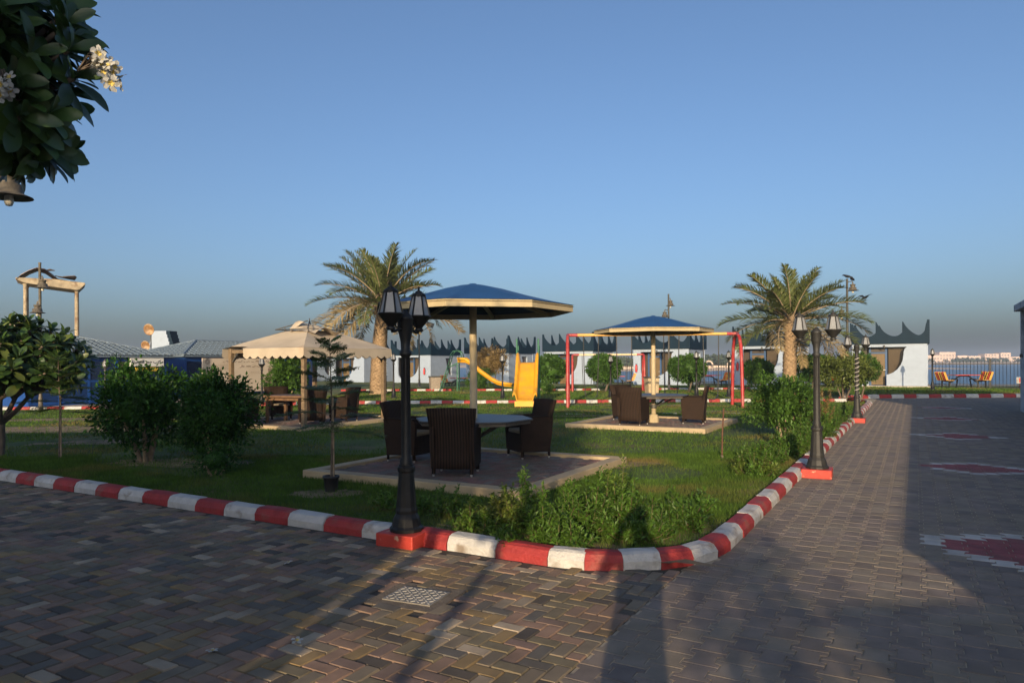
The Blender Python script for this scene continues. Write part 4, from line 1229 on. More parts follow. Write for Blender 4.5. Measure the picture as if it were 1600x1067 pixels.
# ------------------------------------------------------------------ picnic sets on the sea front
M_ty = mat('yellow_slat_paint', (.45, .25, .05), .5, .12, 5)
M_tr = mat('red_slat_paint', (.42, .05, .03), .5, .12, 5)
M_tbrown = mat('brown_slat_paint', (.13, .06, .03), .5, .12, 5)
def picnic(label, loc, rz):
    o = thing('picnic_set', label, 'picnic table', loc, rz, 'picnic tables by the sea fence')
    for k in range(5): MB().box((0, -.32 + .16 * k, .74), (1.5, .145, .035)).build('table_slat', [M_tr, M_tbrown, M_tr, M_ty, M_tr][k], o)
    f = MB()
    for s in (-1, 1):
        f.bar((s * .25, 0, .70), (s * .75, 0, .35), .06); f.bar((s * .75, 0, .35), (s * 1.15, 0, .40), .06)
        f.bar((s * .7, -.3, 0), (s * .55, -.25, .5), .05); f.bar((s * .7, .3, 0), (s * .55, .25, .5), .05)
        f.bar((s * 1.1, -.3, 0), (s * 1.1, -.3, .41), .05); f.bar((s * 1.1, .3, 0), (s * 1.1, .3, .41), .05); f.bar((s * 1.1, -.32, .40), (s * 1.1, .32, .40), .05)
        f.bar((s * .55, -.27, .5), (s * .55, .27, .5), .05)
    f.bar((-.3, 0, .68), (.3, 0, .68), .06)
    f.build('frame', M_iron, o)
    for s in (-1, 1):
        for r in range(2):
            y = -.24 + .48 * r
            for k in range(3):
                yy = y - .14 + .14 * k; m = [M_ty, M_tr, M_ty][k]
                q = MB().box((s * 1.08, yy, .45), (.40, .125, .03)); q.bar((s * 1.27, yy, .46), (s * 1.45, yy, .92), .03, .125)
                q.build('seat_slat', m, o)
    return o
P0 = picnic('striped picnic set before the sea fence, right of the rightmost chalet', (25.9, 40.0, .1), R(4))
copy_tree(P0, 'striped picnic set before the fence, right of the third topiary', (12.2, 43.6, .1), R(10))
copy_tree(P0, 'striped picnic set by the fence, seen left of the farther shelter pole', (6.8, 46.8, .02), R(-5))
copy_tree(P0, 'striped picnic set behind the green slide ladder', (-3.6, 49.5, -.08), R(-20))
copy_tree(P0, 'striped picnic set half hidden behind the road side lamp posts', (18.35, 41.4, .1), R(25))

# bins, warning board
M_bin = mat('stone_bin', (.25, .21, .17), .85, .2, 12, .4, 40)
def bin_(label, loc, rz, m=M_bin):
    o = thing('litter_bin', label, 'bin', loc, rz, 'stone litter bins')
    MB().add([(-.26, -.26, 0), (.26, -.26, 0), (.26, .26, 0), (-.26, .26, 0), (-.3, -.3, .78), (.3, -.3, .78), (.3, .3, .78), (-.3, .3, .78)], [(3, 2, 1, 0), (4, 5, 6, 7), (0, 1, 5, 4), (1, 2, 6, 5), (2, 3, 7, 6), (3, 0, 4, 7)]).build('body', m, o, bevel=.02)
    MB().box((0, 0, .82), (.66, .66, .07)).build('lid', M_irongrey, o, bevel=.02)
bin_('grey stone litter bin left of the green slide ladder', (-4.5, 40.6, .1), .3)
bin_('beige stone litter bin behind the farther table, left of its pole', (7.0, 35.0, .1), .2, M_padcream)
o = thing('warning_board', 'small red and white board on the grass before the sea fence', 'sign', (29.3, 39.7, .1), R(-20))
MB().box((0, 0, .42), (1.0, .05, .36)).build('board', M_white, o)
for k in range(4): MB().box((-.34 + .23 * k, -.03, .43), (.11, .015, .25)).build('red_mark', M_tr, o)
for s in (-1, 1): MB().box((s * .3, 0, .12), (.1, .3, .24)).build('foot', M_tr, o)

# ------------------------------------------------------------------ building at the right picture edge and the walls behind the viewer
M_oldwall = mat('patchy_pale_blue_wall', (.40, .45, .50), .8, .15, 1.5, .3, 20, col2=(.20, .25, .30), c2=(.5, .62), s2=2.2)
o = thing('roadside_building', 'pale blue building with dark upper window at the right picture edge', 'building', W(2.98, 21.0), PARK)
MB().box((2.5, 3.5, .88), (5, 7, 1.96)).build('lower_wall', M_oldwall, o)
MB().box((2.56, 3.5, 2.55), (4.88, 6.88, 1.4)).build('upper_wall', mat('dark_upper_glazing', (.06, .065, .07), .4, .3, 2), o)
for y in (.2, 2.4, 4.6, 6.75): MB().box((.1, y, 2.55), (.22, .2, 1.38)).build('pier', M_oldwall, o)
MB().box((2.5, 3.5, 3.36), (5.3, 7.3, .22)).build('roof_slab', M_oldwall, o, bevel=.02)
MB().lathe([(.0, .0), (.05, .0), (.05, .1), (0, .12)], 8, (-.03, 6.4, 1.75)).build('wall_lamp', M_irongrey, o)
o = thing('boundary_wall', 'plain rendered boundary wall along the right side of the road', 'wall', W(3.05, -2.0), PARK)
MB().box((.1, 11.45, 1.0), (.2, 22.9, 2.0)).build('wall', M_oldwall, o)
MB().box((.1, 11.45, 2.027), (.28, 22.9, .05)).build('coping', M_slab, o)
o = thing('garden_wall', 'low rendered wall behind the photographer on the right', 'wall', (.05, -6.2, 0), .03)
MB().box((6, 0, 1.15), (12, .2, 2.3)).build('wall', M_oldwall, o)
MB().box((6, 0, 2.327), (12.1, .3, .05)).build('coping', M_slab, o)
o = thing('resort_building', 'two storey rendered building behind the photographer on the left', 'building', (-4.5, -6.0, 0), 0)
MB().box((-13, -3, 2.45), (26, 6, 4.9)).build('wall', M_padcream, o)
MB().box((-13, -3, 4.96), (26.1, 6.1, .12)).build('roof', M_slab, o)
for k in range(7):
    w = MB().box((-2.2 - 3.4 * k, .02, 1.7), (1.5, .08, 1.3)).build('window', M_blueframe, o); MB().box((-2.2 - 3.4 * k, .045, 1.7), (1.3, .06, 1.1)).build('pane', M_darkpane, w)

# ------------------------------------------------------------------ far shore
M_farsand = mat('far_beach_sand', (.46, .36, .27), .95, .15, .05, world_co=True)
M_fartree = mat('far_trees', (.045, .065, .035), .95, .3, .2, world_co=True)
M_farwall = mat('far_pale_wall', (.52, .42, .34), .9, .1, .2, world_co=True)
def bank(name, x0, x1, y, d, h, seed):
    r = random.Random(seed); n = 40; top = []; vs = []; fs = []
    for i in range(n + 1):
        x = x0 + (x1 - x0) * i / n; e = min(1, 6 * min(i, n - i) / n)
        hh = (h * (.7 + .5 * r.random())) * e
        vs += [(x, y - d * .5, -1.7), (x, y - d * .35, -1.6 + hh * .5), (x, y, -1.6 + hh), (x, y + d, -1.7)]
    for i in range(n):
        for j in range(3): a = i * 4 + j; fs.append((a, a + 4, a + 5, a + 1))
    return struct(MB().add(vs, fs, 0, True).build(name, M_farsand))
bank('spit', 5, 190, 285, 16, 1.0, 1)
bank('far_shore', -700, 1000, 640, 60, 2.2, 2)
def far_arch(label, x, y, w, h):
    o = thing('beach_arch', label, 'arch', (x, y, -.9), 0, 'arched beach shelters across the water')
    q = MB(); pts_o = [(-w / 2 - .4, 0)] + [((w / 2 + .4) * math.cos(a), h * math.sin(a)) for a in [PI - PI * k / 12 for k in range(1, 12)]] + [(w / 2 + .4, 0)]
    pts_i = [(w / 2 - .1, 0)] + [((w / 2 - .1) * math.cos(a), (h - .55) * math.sin(a)) for a in [PI * k / 12 for k in range(1, 12)]] + [(-w / 2 + .1, 0)]
    n = 13
    vs = [(x_, -.6, z) for x_, z in pts_o] + [(x_, -.6, z) for x_, z in pts_i[::-1]] + [(x_, .6, z) for x_, z in pts_o] + [(x_, .6, z) for x_, z in pts_i[::-1]]
    for i in range(n - 1):
        q.add([vs[i], vs[i + 1], vs[n + i + 1], vs[n + i]], [(0, 1, 2, 3)]); q.add([vs[2 * n + i], vs[2 * n + i + 1], vs[i + 1], vs[i]], [(0, 1, 2, 3)])
        q.add([vs[n + i], vs[n + i + 1], vs[3 * n + i + 1], vs[3 * n + i]], [(0, 1, 2, 3)])
    q.build('arch', M_farwall, o)
    MB().box((0, .3, .25), (w + 2.5, .5, .5)).build('base_wall', M_farwall, o)
far_arch('left white arch on the spit across the water, between chalets', 80, 284, 3.6, 3.4)
far_arch('right white arch on the spit across the water, between chalets', 89.5, 284, 4.0, 3.6)
far_arch('white arch on the spit seen left of the farther shelter', 31, 284, 3.6, 3.2)
MB().box((0, 0, 0), (150, .6, 1.3)).build('far_wall', M_farwall).location = (95, 287, -.35)
tag(bpy.data.objects['far_wall'], 'long low pale wall along the spit across the water', 'wall')
# trees across the water, reading as one mass
rr = random.Random(11); q = MB()
def clump(q, x, y, z, r, n):
    for k in range(n):
        a, e = rr.uniform(0, 2 * PI), rr.uniform(-.3, 1)
        p = Vector((x + r * math.cos(a) * rr.uniform(.3, 1), y + r * .5 * math.sin(a), z + r * .75 * e))
        s = r * .3
        d1 = Vector((rr.uniform(-1, 1), rr.uniform(-1, 1), rr.uniform(-1, 1))).normalized() * s; d2 = Vector((rr.uniform(-1, 1), rr.uniform(-1, 1), rr.uniform(-1, 1))).normalized() * s
        q.add([p - d1, p + d2, p + d1, p - d2], [(0, 1, 2, 3)])
for i in range(75):
    x = rr.uniform(8, 170); clump(q, x, 292 + rr.uniform(0, 8), .6 + rr.uniform(0, 1.8), rr.uniform(1.8, 3.4), 60)
for i in range(120):
    x = rr.uniform(140, 620); clump(q, x, 650 + rr.uniform(0, 20), 1.0, rr.uniform(2.2, 4.5), 40)
stuff(q.build('far_trees', M_fartree))
M_farbld = mat('far_building_render', (.55, .43, .37), .9, .1, .05, world_co=True)
M_farwin = mat('far_building_window', (.20, .18, .18), .5, .1, .1)
def far_building(label, x, y, blocks):
    o = thing('distant_building', label, 'building', (x, y, -.5), 0, 'pale buildings across the water')
    for (bx, w, h) in blocks:
        MB().box((bx, 0, h / 2), (w, 10, h)).build('block', M_farbld, o)
        for i in range(int(w / 3)):
            for j in range(int(h / 3)):
                MB().box((bx - w / 2 + 1.5 + 3 * i, -5.05, 1.6 + 3 * j), (1.4, .2, 1.3)).build('window', M_farwin, o)
far_building('pale blocky buildings across the water, the largest group at far right', 437, 700, [(-17, 12, 8), (-3, 16, 11), (12, 10, 7.5), (24, 12, 7)])
far_building('pale blocky buildings across the water near the right picture edge', 478, 700, [(0, 14, 9), (14, 10, 10), (26, 14, 6)])
far_building('pale low buildings across the water just right of the rightmost chalet', 385, 720, [(0, 10, 6), (11, 8, 4.5)])
far_building('pale low building across the water left of the road side lamps', 292, 700, [(0, 14, 8.5), (14, 10, 6)])
o = thing('distant_mast', 'thin mast across the water right of the rightmost chalet', 'mast', (430, 740, -1), 0)
MB().tube([(0, 0, 0), (0, 0, 22)], .5, 5).build('mast', M_farbld, o)
# air
hz_ = MB().box((0, 650, 10), (2600, 1900, 28)).build('haze', bpy.data.materials.new('haze_air'))
hz_['kind'] = 'stuff'
hm = bpy.data.materials['haze_air']; hm.use_nodes = True
hm.node_tree.nodes.remove(hm.node_tree.nodes['Principled BSDF'])
pv = hm.node_tree.nodes.new('ShaderNodeVolumePrincipled'); pv.inputs['Density'].default_value = .0006; pv.inputs['Color'].default_value = (.66, .79, 1.0, 1); pv.inputs['Anisotropy'].default_value = .15
hm.node_tree.links.new(pv.outputs[0], hm.node_tree.nodes['Material Output'].inputs['Volume'])
# ------------------------------------------------------------------ vegetation
def rand_dir(r):
    z = r.uniform(-1, 1); a = r.uniform(0, 2 * PI); s = math.sqrt(1 - z * z)
    return Vector((s * math.cos(a), s * math.sin(a), z))
def add_leaf(mb, p, d, nrm, L, w, mi=0, fold=.25):
    """pointed leaf of two folded halves, 4 triangles"""
    side = d.cross(nrm)
    if side.length < 1e-4: side = d.orthogonal()
    side.normalize(); nn = side.cross(d).normalized()
    m = p + d * (L * .45)
    vs = [p, m + side * w / 2 + nn * (w * fold), p + d * L - nn * L * .08, m - side * w / 2 + nn * (w * fold), m]
    mb.add(vs, [(0, 4, 1), (4, 2, 1), (0, 3, 4), (4, 3, 2)], mi)
def leaf_cloud(mb, r, tips, per, spread, L, mi=lambda: 0, up=.35):
    for (p, ax) in tips:
        for k in range(per):
            d = (ax * .9 + rand_dir(r) * .9 + Vector((0, 0, up * .4))).normalized()
            q = p + rand_dir(r) * spread * r.random() ** .6
            l = L * r.uniform(.65, 1.2)
            add_leaf(mb, q, d, (Vector((0, 0, 1)) + rand_dir(r) * .6), l, l * .5, mi())
def bush(label, loc, rx, rz_, h0, n_tips, per, L, m, seed, stems=5, stem_m=None, shell=.75, name='bush', cat='bush', group=None, flat_top=False, uneven=.26, stem_h=None, spread=.12, sr=.018, core=.62):
    r = random.Random(seed)
    o = thing(name, label, cat, loc, 0, group)
    c = Vector((0, 0, h0 + rz_))
    tips = []
    ph = [r.uniform(0, 6) for _ in range(6)]
    for i in range(n_tips):
        d = rand_dir(r)
        rad = shell + (1 - shell) * r.random() if r.random() < .8 else r.uniform(.3, shell)
        bump = 1 + uneven * (math.sin(3 * math.atan2(d.y, d.x) + ph[0]) * .5 + math.sin(5 * d.z + ph[1] + 2 * d.x) * .6 + r.uniform(-.5, .5))
        if uneven > .1 and r.random() < .07: bump *= r.uniform(1.1, 1.28)
        p = Vector((d.x * rx, d.y * rx, d.z * rz_)) * rad * bump
        if flat_top and p.z > rz_ * .6: p.z = rz_ * r.uniform(.5, .66)
        q = c + p
        if q.z < .03: q.z = .03 + r.random() * .1
        tips.append((q, d))
    mb = MB()
    leaf_cloud(mb, r, tips, int(per * 1.7), spread * 1.25, L)
    if core:
        k = core; cv = []; cf = []; nu, nv = 12, 8
        for i in range(nv + 1):
            for j in range(nu):
                e = -PI / 2 + PI * i / nv; a = 2 * PI * j / nu; w = r.uniform(.85, 1.1)
                z = rz_ * math.sin(e) * k * w
                if flat_top: z = min(z, rz_ * .48)
                cv.append(c + Vector((rx * math.cos(e) * math.cos(a) * k * w, rx * math.cos(e) * math.sin(a) * k * w, z)))
        for i in range(nv):
            for j in range(nu): cf.append((i * nu + j, i * nu + (j + 1) % nu, (i + 1) * nu + (j + 1) % nu, (i + 1) * nu + j))
        MB().add(cv, cf, 0, True).build('inner_foliage', m, o)
    fo = mb.build('foliage', m, o)
    st = MB()
    hh = stem_h or (h0 + rz_)
    for k in range(stems):
        a = 2 * PI * k / stems + r.uniform(-.4, .4); b = rx * r.uniform(.25, .6)
        x0, y0 = .06 * math.cos(a), .06 * math.sin(a)
        st.tube([(x0, y0, -.02), (x0 + b * .35 * math.cos(a), y0 + b * .35 * math.sin(a), hh * .35), (b * math.cos(a), b * math.sin(a), hh)], [sr * 1.4, sr, sr * .5], 6)
    st.build('stems', stem_m or M_palebark, o)
    return o
bush('large dark green bush in the left lawn, the left one of two', (-6.1, 11.6, .06), .74, .60, .34, 560, 9, .085, M_bush, 1, 6, sr=.028, spread=.13)
bush('dark green bush in the left lawn, right of the largest bush', (-4.55, 10.8, .06), .52, .62, .24, 420, 9, .080, M_bush, 2, 4, sr=.022)
bush('low leafy offshoot at the foot of the right dark bush', (-4.3, 10.1, .06), .28, .20, .02, 70, 8, .06, M_bush, 3, 3)
bush('bright yellow green leafy bush before the billboard, behind the dark bushes', (-7.75, 17.8, .06), .50, .42, .30, 160, 9, .12, M_frang2, 4, 4, sr=.03)
bush('tall light green bush behind the gazebo, seen between its posts', (-8.35, 26.0, .06), .68, .85, .3, 260, 8, .16, M_bushpale, 5, 4, sr=.03)
bush('large round green bush at the road side lawn edge, before the palm', (5.62, 14.5, .06), .58, .48, .26, 460, 9, .085, M_bushpale, 6, 5, sr=.02)
bush('shade tree behind the photographer on the left', (-2.8, -2.0, 0), 1.2, 1.2, 2.05, 640, 9, .12, M_bush, 50, 1, M_bark, .8, 'shade_tree', 'tree', None, False, .2, 3.0, .16, .09, .74)
bush('thin young tree behind the photographer on the right', (-.65, -6.8, 0), .55, .4, 2.15, 90, 6, .12, M_bush, 51, 1, M_bark, .6, 'young_tree', 'tree', None, False, .3, 2.6, .2, .03, 0)
# clipped round topiaries
TG = 'round clipped topiaries before the chalets'
for i, (lb, x, y, rx, rz_) in enumerate((('round clipped topiary just right of the yellow slide', 2.05, 38.2, .9, .95), ('round clipped topiary left of the farther shelter, second from the slide', 4.95, 37.6, .9, .95),
                                 ('round clipped topiary right of the farther shelter pole', 9.35, 37.2, 1.0, .92), ('round clipped topiary just left of the right hand palm trunk', 12.9, 36.6, .75, .75))):
    bush(lb, (x, y, .1), rx, rz_ * .74, .55, 460, 9, .13, M_topiary, 20 + i, 1, M_bark, .9, 'topiary', 'topiary', TG, uneven=.05, sr=.05, spread=.1, core=.86)
bush('dark flat topped hedge bush between the palm and the road lamps', (17.0, 39.6, .1), 1.0, .75, .55, 380, 9, .14, M_bush, 30, 1, M_bark, .88, 'topiary', 'topiary', None, True, .05, sr=.08)
bush('loose round yellow green tree beside the road, behind the spiral wrapped lamp', (13.6, 28.6, .08), 1.05, .62, .62, 420, 9, .13, M_frang2, 31, 3, M_bark, .75, 'small_tree', 'tree', uneven=.22, sr=.03)
bush('clipped dark green half of the tree behind the spiral wrapped lamp', (14.6, 29.3, .08), .78, .62, .62, 300, 9, .11, M_topiary, 32, 2, M_bark, .85, 'small_tree', 'tree', uneven=.08, sr=.03)
bush('dry brown leafless-looking round tree behind the nearer shelter pole', (-1.3, 43.0, .0), 1.05, .76, 1.0, 420, 8, .12, M_brownleaf, 33, 3, M_bark, .7, 'small_tree', 'tree', uneven=.2, sr=.03)
bush('bright green low bush beneath the dry brown tree', (-2.0, 41.9, .05), .8, .6, .05, 240, 9, .11, M_bushpale, 34, 3, sr=.02)
bush('small green bush at the foot of the topiary by the slide', (1.75, 36.9, .1), .45, .28, .0, 120, 8, .09, M_bushpale, 35, 2)
# loose shrubs along the kerb: upright leafy shoots from a common foot
M_twig = mat('green_brown_twig', (.11, .09, .045), .9, .25, 14)
def shrub(label, a, b, h, spread, n, seed, m=M_shrub, L=.066, z=.06):
    r = random.Random(seed)
    p0 = W(a, b, z)
    o = thing('kerb_shrub', label, 'shrub', p0, 0, 'loose shrubs along the kerb')
    st = MB(); lf = MB()
    for i in range(n):
        an = r.uniform(0, 2 * PI); rad = spread * math.sqrt(r.random()); hh = h * r.uniform(.45, 1.0) * (1 - .45 * (rad / spread) ** 2)
        hh *= .82
        if r.random() < .16: hh *= 1.55
        foot = Vector((.10 * math.cos(an) * r.random(), .10 * math.sin(an) * r.random(), 0))
        top = Vector((rad * math.cos(an), rad * math.sin(an), hh))
        mid = (foot + top) / 2 + Vector((top.x * .18, top.y * .18, -hh * .06))
        st.tube([foot - Vector((0, 0, .03)), mid, top], [.006, .004, .0015], 5, cap=False)
        nl = int(46 * hh / h * (h / .5)) + 10
        for k in range(nl):
            t = .25 + .75 * (k + r.random()) / nl
            q = (foot.lerp(mid, t * 2) if t < .5 else mid.lerp(top, t * 2 - 1))
            d = (rand_dir(r) + (top - foot).normalized() * .7).normalized()
            l = L * r.uniform(.6, 1.25) * (1.1 - .35 * t)
            add_leaf(lf, q + d * .01, d, Vector((0, 0, 1)) + rand_dir(r) * .5, l, l * .52)
            if r.random() < .5:
                d = (rand_dir(r) + Vector((0, 0, .4))).normalized(); add_leaf(lf, q + d * .03, d, Vector((0, 0, 1)) + rand_dir(r) * .5, l, l * .45)
    st.build('stems', M_twig, o); lf.build('foliage', m, o)
KG = 'loose shrubs along the kerb'
kerb_shrubs = [
 ('low spreading shrub just right of the black lamp post plinth', -3.55, 5.55, .34, .34, 40), ('leafy shrub with upright shoots, first right of the black lamp post', -3.30, 5.85, .62, .36, 55),
 ('leafy shrub in front of the near pad, second right of the black lamp post', -2.92, 5.62, .50, .32, 46), ('tall leafy shrub before the near pad corner, third right of the black lamp post', -2.72, 5.95, .66, .36, 55),
 ('shrub with long leaning shoots in front of the right pad corner', -2.55, 6.45, .62, .42, 50), ('low shrub spilling over a white kerb stone right of the lamp', -2.62, 5.42, .30, .28, 34),
 ('low bushy shrub at the rounded kerb corner', -2.15, 6.0, .36, .34, 46), ('bushy shrub inside the rounded kerb corner, where the kerb turns', -1.98, 6.6, .40, .38, 52),
 ('thin twiggy shrub on the lawn past the kerb corner', -2.1, 7.3, .40, .36, 24), ('low shrub behind the black lamp post at the pad edge', -4.35, 6.1, .30, .4, 40),
 ('grassy low shrub left of the black lamp post', -4.9, 6.0, .22, .42, 34),
 ('bushy shrub on the road kerb just before the second lamp post', -1.95, 10.1, .50, .42, 56), ('tall shrub on the road kerb left of the second lamp post', -2.05, 11.4, .62, .45, 60),
 ('dense shrub on the road kerb just behind the second lamp post', -1.85, 12.6, .70, .48, 64), ('shrub on the road kerb, second behind the second lamp post', -1.8, 13.9, .78, .48, 60),
 ('shrub spilling over the road kerb midway to the wrapped lamp', -1.75, 15.6, .72, .5, 56), ('shrub on the road kerb before the wrapped lamp', -1.85, 17.4, .85, .5, 56), ('shrub on the road kerb beside the wrapped lamp', -1.8, 19.4, .8, .5, 50), ('shrub on the road kerb behind the wrapped lamp', -1.85, 22.2, .8, .55, 46),
 ('tuft spilling low over the kerb by the black lamp post', -3.12, 5.24, .20, .16, 16)]
for i, (lb, a, b, h, s, n) in enumerate(kerb_shrubs): shrub(lb, a, b, h * (.70 if b > 9 else .92), s * (.85 if b > 9 else 1), int(n * .75), 100 + i)
shrub('dry yellowish shrub among the green ones near the wrapped lamp', -2.0, 18.4, 1.15, .35, 26, 140, M_brownleaf)

# ------------------------------------------------------------------ date palms
def frond_mesh(name, L, droop, m, seed, pairs=42, ll=.42):
    r = random.Random(seed); mb = MB(); pts = []; ang = 0; p = Vector((0, 0, 0)); N_ = 12
    for i in range(N_ + 1):
        pts.append(p.copy()); t = i / N_
        ang -= droop * (.25 + 1.3 * t) / N_
        p = p + Vector((math.cos(ang), 0, math.sin(ang))) * (L / N_)
    mb.tube(pts, [.013 * (1 - .88 * i / N_) for i in range(N_ + 1)], 5, 1)
    def at(t):
        f = t * N_; i = min(N_ - 1, int(f)); return pts[i].lerp(pts[i + 1], f - i), (pts[i + 1] - pts[i]).normalized()
    for k in range(pairs):
        t = .16 + .84 * (k + .5) / pairs
        q, d = at(t); nrm = Vector((-d.z, 0, d.x))
        l = ll * (math.sin(PI * (.12 + .80 * t)) ** .7) * r.uniform(.85, 1.15)
        for s in (-1, 1):
            dd = (d * r.uniform(.7, 1.15) + Vector((0, s * 1.0, 0)) * r.uniform(.5, .95) + nrm * r.uniform(-.1, .75)).normalized()
            side = dd.cross(nrm).normalized() * r.uniform(.0045, .0075)
            e = q + dd * l - Vector((0, 0, .10 * l)); mid = q + dd * l * .5 + nrm * .01
            mb.add([q - side * .6, q + side * .6, mid + side, mid - side, e], [(0, 1, 2, 3), (3, 2, 4)], 0)
    return mb.mesh(name, [m, M_palebark])
FR = [frond_mesh('frond', 1.0, d, M_palm, i, 74, .20) for i, d in enumerate((.5, .85, 1.2))]
FRD = [frond_mesh('dry_frond', 1.0, d, M_palmdry, 10 + i, 66, .19) for i, d in enumerate((.9, 1.5))]
def palm(label, loc, trunk_h, r0, r1, L, n, seed, lean=(0, 0), dry=6, wide=1.0, skirt=True):
    r = random.Random(seed)
    o = thing('date_palm', label, 'palm tree', loc, 0, 'date palms')
    mb = MB(); pts = []; rad = []
    K = 40
    for i in range(K + 1):
        t = i / K; pts.append((lean[0] * t * t, lean[1] * t * t, trunk_h * t - .05)); rad.append((r0 + (r1 - r0) * min(1, t * 1.25)) * (1 + (.10 if t < .06 else 0)) * (1 + .025 * math.sin(t * 60)) * (1.18 if t > .9 else 1))
    mb.tube(pts, rad, 14)
    mb.build('trunk', M_palmbark, o)
    sc = MB(); rows = int(trunk_h / .085)
    for i in range(rows):
        t = (i + .5) / rows; z = trunk_h * t; rr_ = r0 + (r1 - r0) * min(1, t * 1.25)
        if t > .88: rr_ *= 1.2
        for k in range(9):
            a = 2 * PI * (k + .5 * (i % 2)) / 9 + r.uniform(-.1, .1)
            c = Vector((lean[0] * t * t + rr_ * math.cos(a), lean[1] * t * t + rr_ * math.sin(a), z)); ta = Vector((-math.sin(a), math.cos(a), 0)); ou = Vector((math.cos(a), math.sin(a), 0))
            w = .085 * rr_ / .25; h = .08
            sc.add([c - ta * w - ou * .01, c + ta * w - ou * .01, c + ta * w * .5 + ou * .045 + Vector((0, 0, h)), c - ta * w * .5 + ou * .045 + Vector((0, 0, h)), c + ta * w * .5 - ou * .01 + Vector((0, 0, h)), c - ta * w * .5 - ou * .01 + Vector((0, 0, h))], [(0, 1, 2, 3), (3, 2, 4, 5)])
    stuff(sc.build('leaf_bases', M_palmbark, o))
    top = Vector((lean[0], lean[1], trunk_h))
    for k in range(n):
        f = k / (n - 1)
        el = R(84 - 96 * f ** .85 + r.uniform(-6, 6)); az = k * 2.39996 + r.uniform(-.25, .25)
        me = FR[0 if f < .35 else (1 if f < .7 else 2)]
        nm = 'frond'
        if k >= n - dry: me = FRD[k % 2]; nm = 'dry_frond'
        q = put(nm, me, o)
        l = L * (.80 + .25 * f) * r.uniform(.85, 1.08) * (.85 if f < .15 else 1)
        q.matrix_local = Matrix.Translation(top + Vector((0, 0, .12 * (1 - f)))) @ Matrix.Rotation(az, 4, 'Z') @ Matrix.Rotation(-el, 4, 'Y') @ Matrix.Rotation(r.uniform(-.5, .5), 4, 'X') @ Matrix.Diagonal((l, l * wide, l, 1))
    if skirt:
        for k in range(7):
            q = put('dry_frond', FRD[1], o); az = k * .9 + .3
            q.matrix_local = Matrix.Translation(top - Vector((0, 0, .15))) @ Matrix.Rotation(az, 4, 'Z') @ Matrix.Rotation(R(62 + r.uniform(-8, 8)), 4, 'Y') @ Matrix.Diagonal((1.3, 1.0, 1.3, 1))
    return o
palm('tall date palm with drying lower fronds, between the gazebo and the nearer shelter', (-6.95, 36.2, .1), 4.6, .42, .32, 4.1, 50, 3, (.3, 0), 11, 1.1)
palm('shorter date palm with a pale trunk, right of the swing frames', (12.0, 30.2, .1), 3.25, .28, .26, 3.25, 46, 4, (.1, 0), 6, 1.1, False)

# ------------------------------------------------------------------ feathery saplings
def sapling(label, loc, h, seed, pot=False, branches=12, bl=.55, z0=.45):
    r = random.Random(seed)
    o = thing('sapling', label, 'young tree', loc, 0)
    if pot:
        MB().lathe([(.075, 0), (.095, .17), (.105, .172), (.105, .2), (.09, .2), (.085, .15), (0, .15)], 14).build('pot', mat('black_plastic_pot', (.03, .03, .032), .5), o)
    MB().tube([(0, 0, .0), (.015, .01, h * .5), (-.01, 0, h)], [.016, .011, .003], 6).build('trunk', M_bark, o)
    MB().tube([(.035, 0, .02), (.03, 0, h * .62)], .012, 6).build('stake', M_palebark, o)
    lf = MB(); tw = MB()
    for k in range(branches):
        f = k / (branches - 1); z = h * (z0 + (1 - z0) * f * .98); az = k * 2.4 + r.uniform(-.3, .3)
        L = bl * (1 - .72 * f ** 1.6) * r.uniform(.8, 1.15); el = R(6 + 34 * f)
        d = Vector((math.cos(az) * math.cos(el), math.sin(az) * math.cos(el), math.sin(el)))
        p0 = Vector((0, 0, z)); pts = [p0 + d * L * t + Vector((0, 0, -.25 * L * t * t)) for t in (0, .33, .66, 1)]
        tw.tube(pts, [.005, .004, .003, .0015], 5, cap=False)
        side = d.cross(Vector((0, 0, 1))).normalized()
        for j in range(int(9 * L / .5) + 4):
            t = .2 + .8 * j / (9 * L / .5 + 4); q = p0 + d * L * t + Vector((0, 0, -.25 * L * t * t))
            for s in (-1, 1):
                l2 = .19 * (1 - .5 * t) * r.uniform(.7, 1.1); dd = (d * .5 + side * s + Vector((0, 0, r.uniform(-.25, .1)))).normalized()
                for i in range(7):
                    b = q + dd * l2 * (i + .5) / 7
                    for s2 in (-1, 1): add_leaf(lf, b, (dd * .4 + d * s2 * .8 + rand_dir(r) * .2).normalized(), Vector((0, 0, 1)), .040, .017, 0, .1)
    tw.build('twigs', M_bark, o); lf.build('foliage', M_feather, o)
sapling('slender feathery sapling in a black pot, left of the black lamp post', (-2.28, 8.76, .06), 1.90, 5, True, 22, .66, .40)
sapling('slender feathery sapling in the left lawn before the frangipani', (-7.8, 12.0, .06), 1.75, 6, False, 22, .68, .46)
# rusty stake in the lawn
o = thing('iron_stake', 'thin brown iron stake in the lawn right of the farther pad', 'stake', (3.46, 11.53, .05), 0)
MB().tube([(0, 0, -.05), (.01, 0, .45), (.035, 0, .84)], .013, 6).build('rod', mat('rusty_iron', (.11, .05, .03), .8, .3, 20), o)
MB().lathe([(.03, -.01), (.03, .05), (.015, .07)], 8).build('ferrule', M_bark, o)

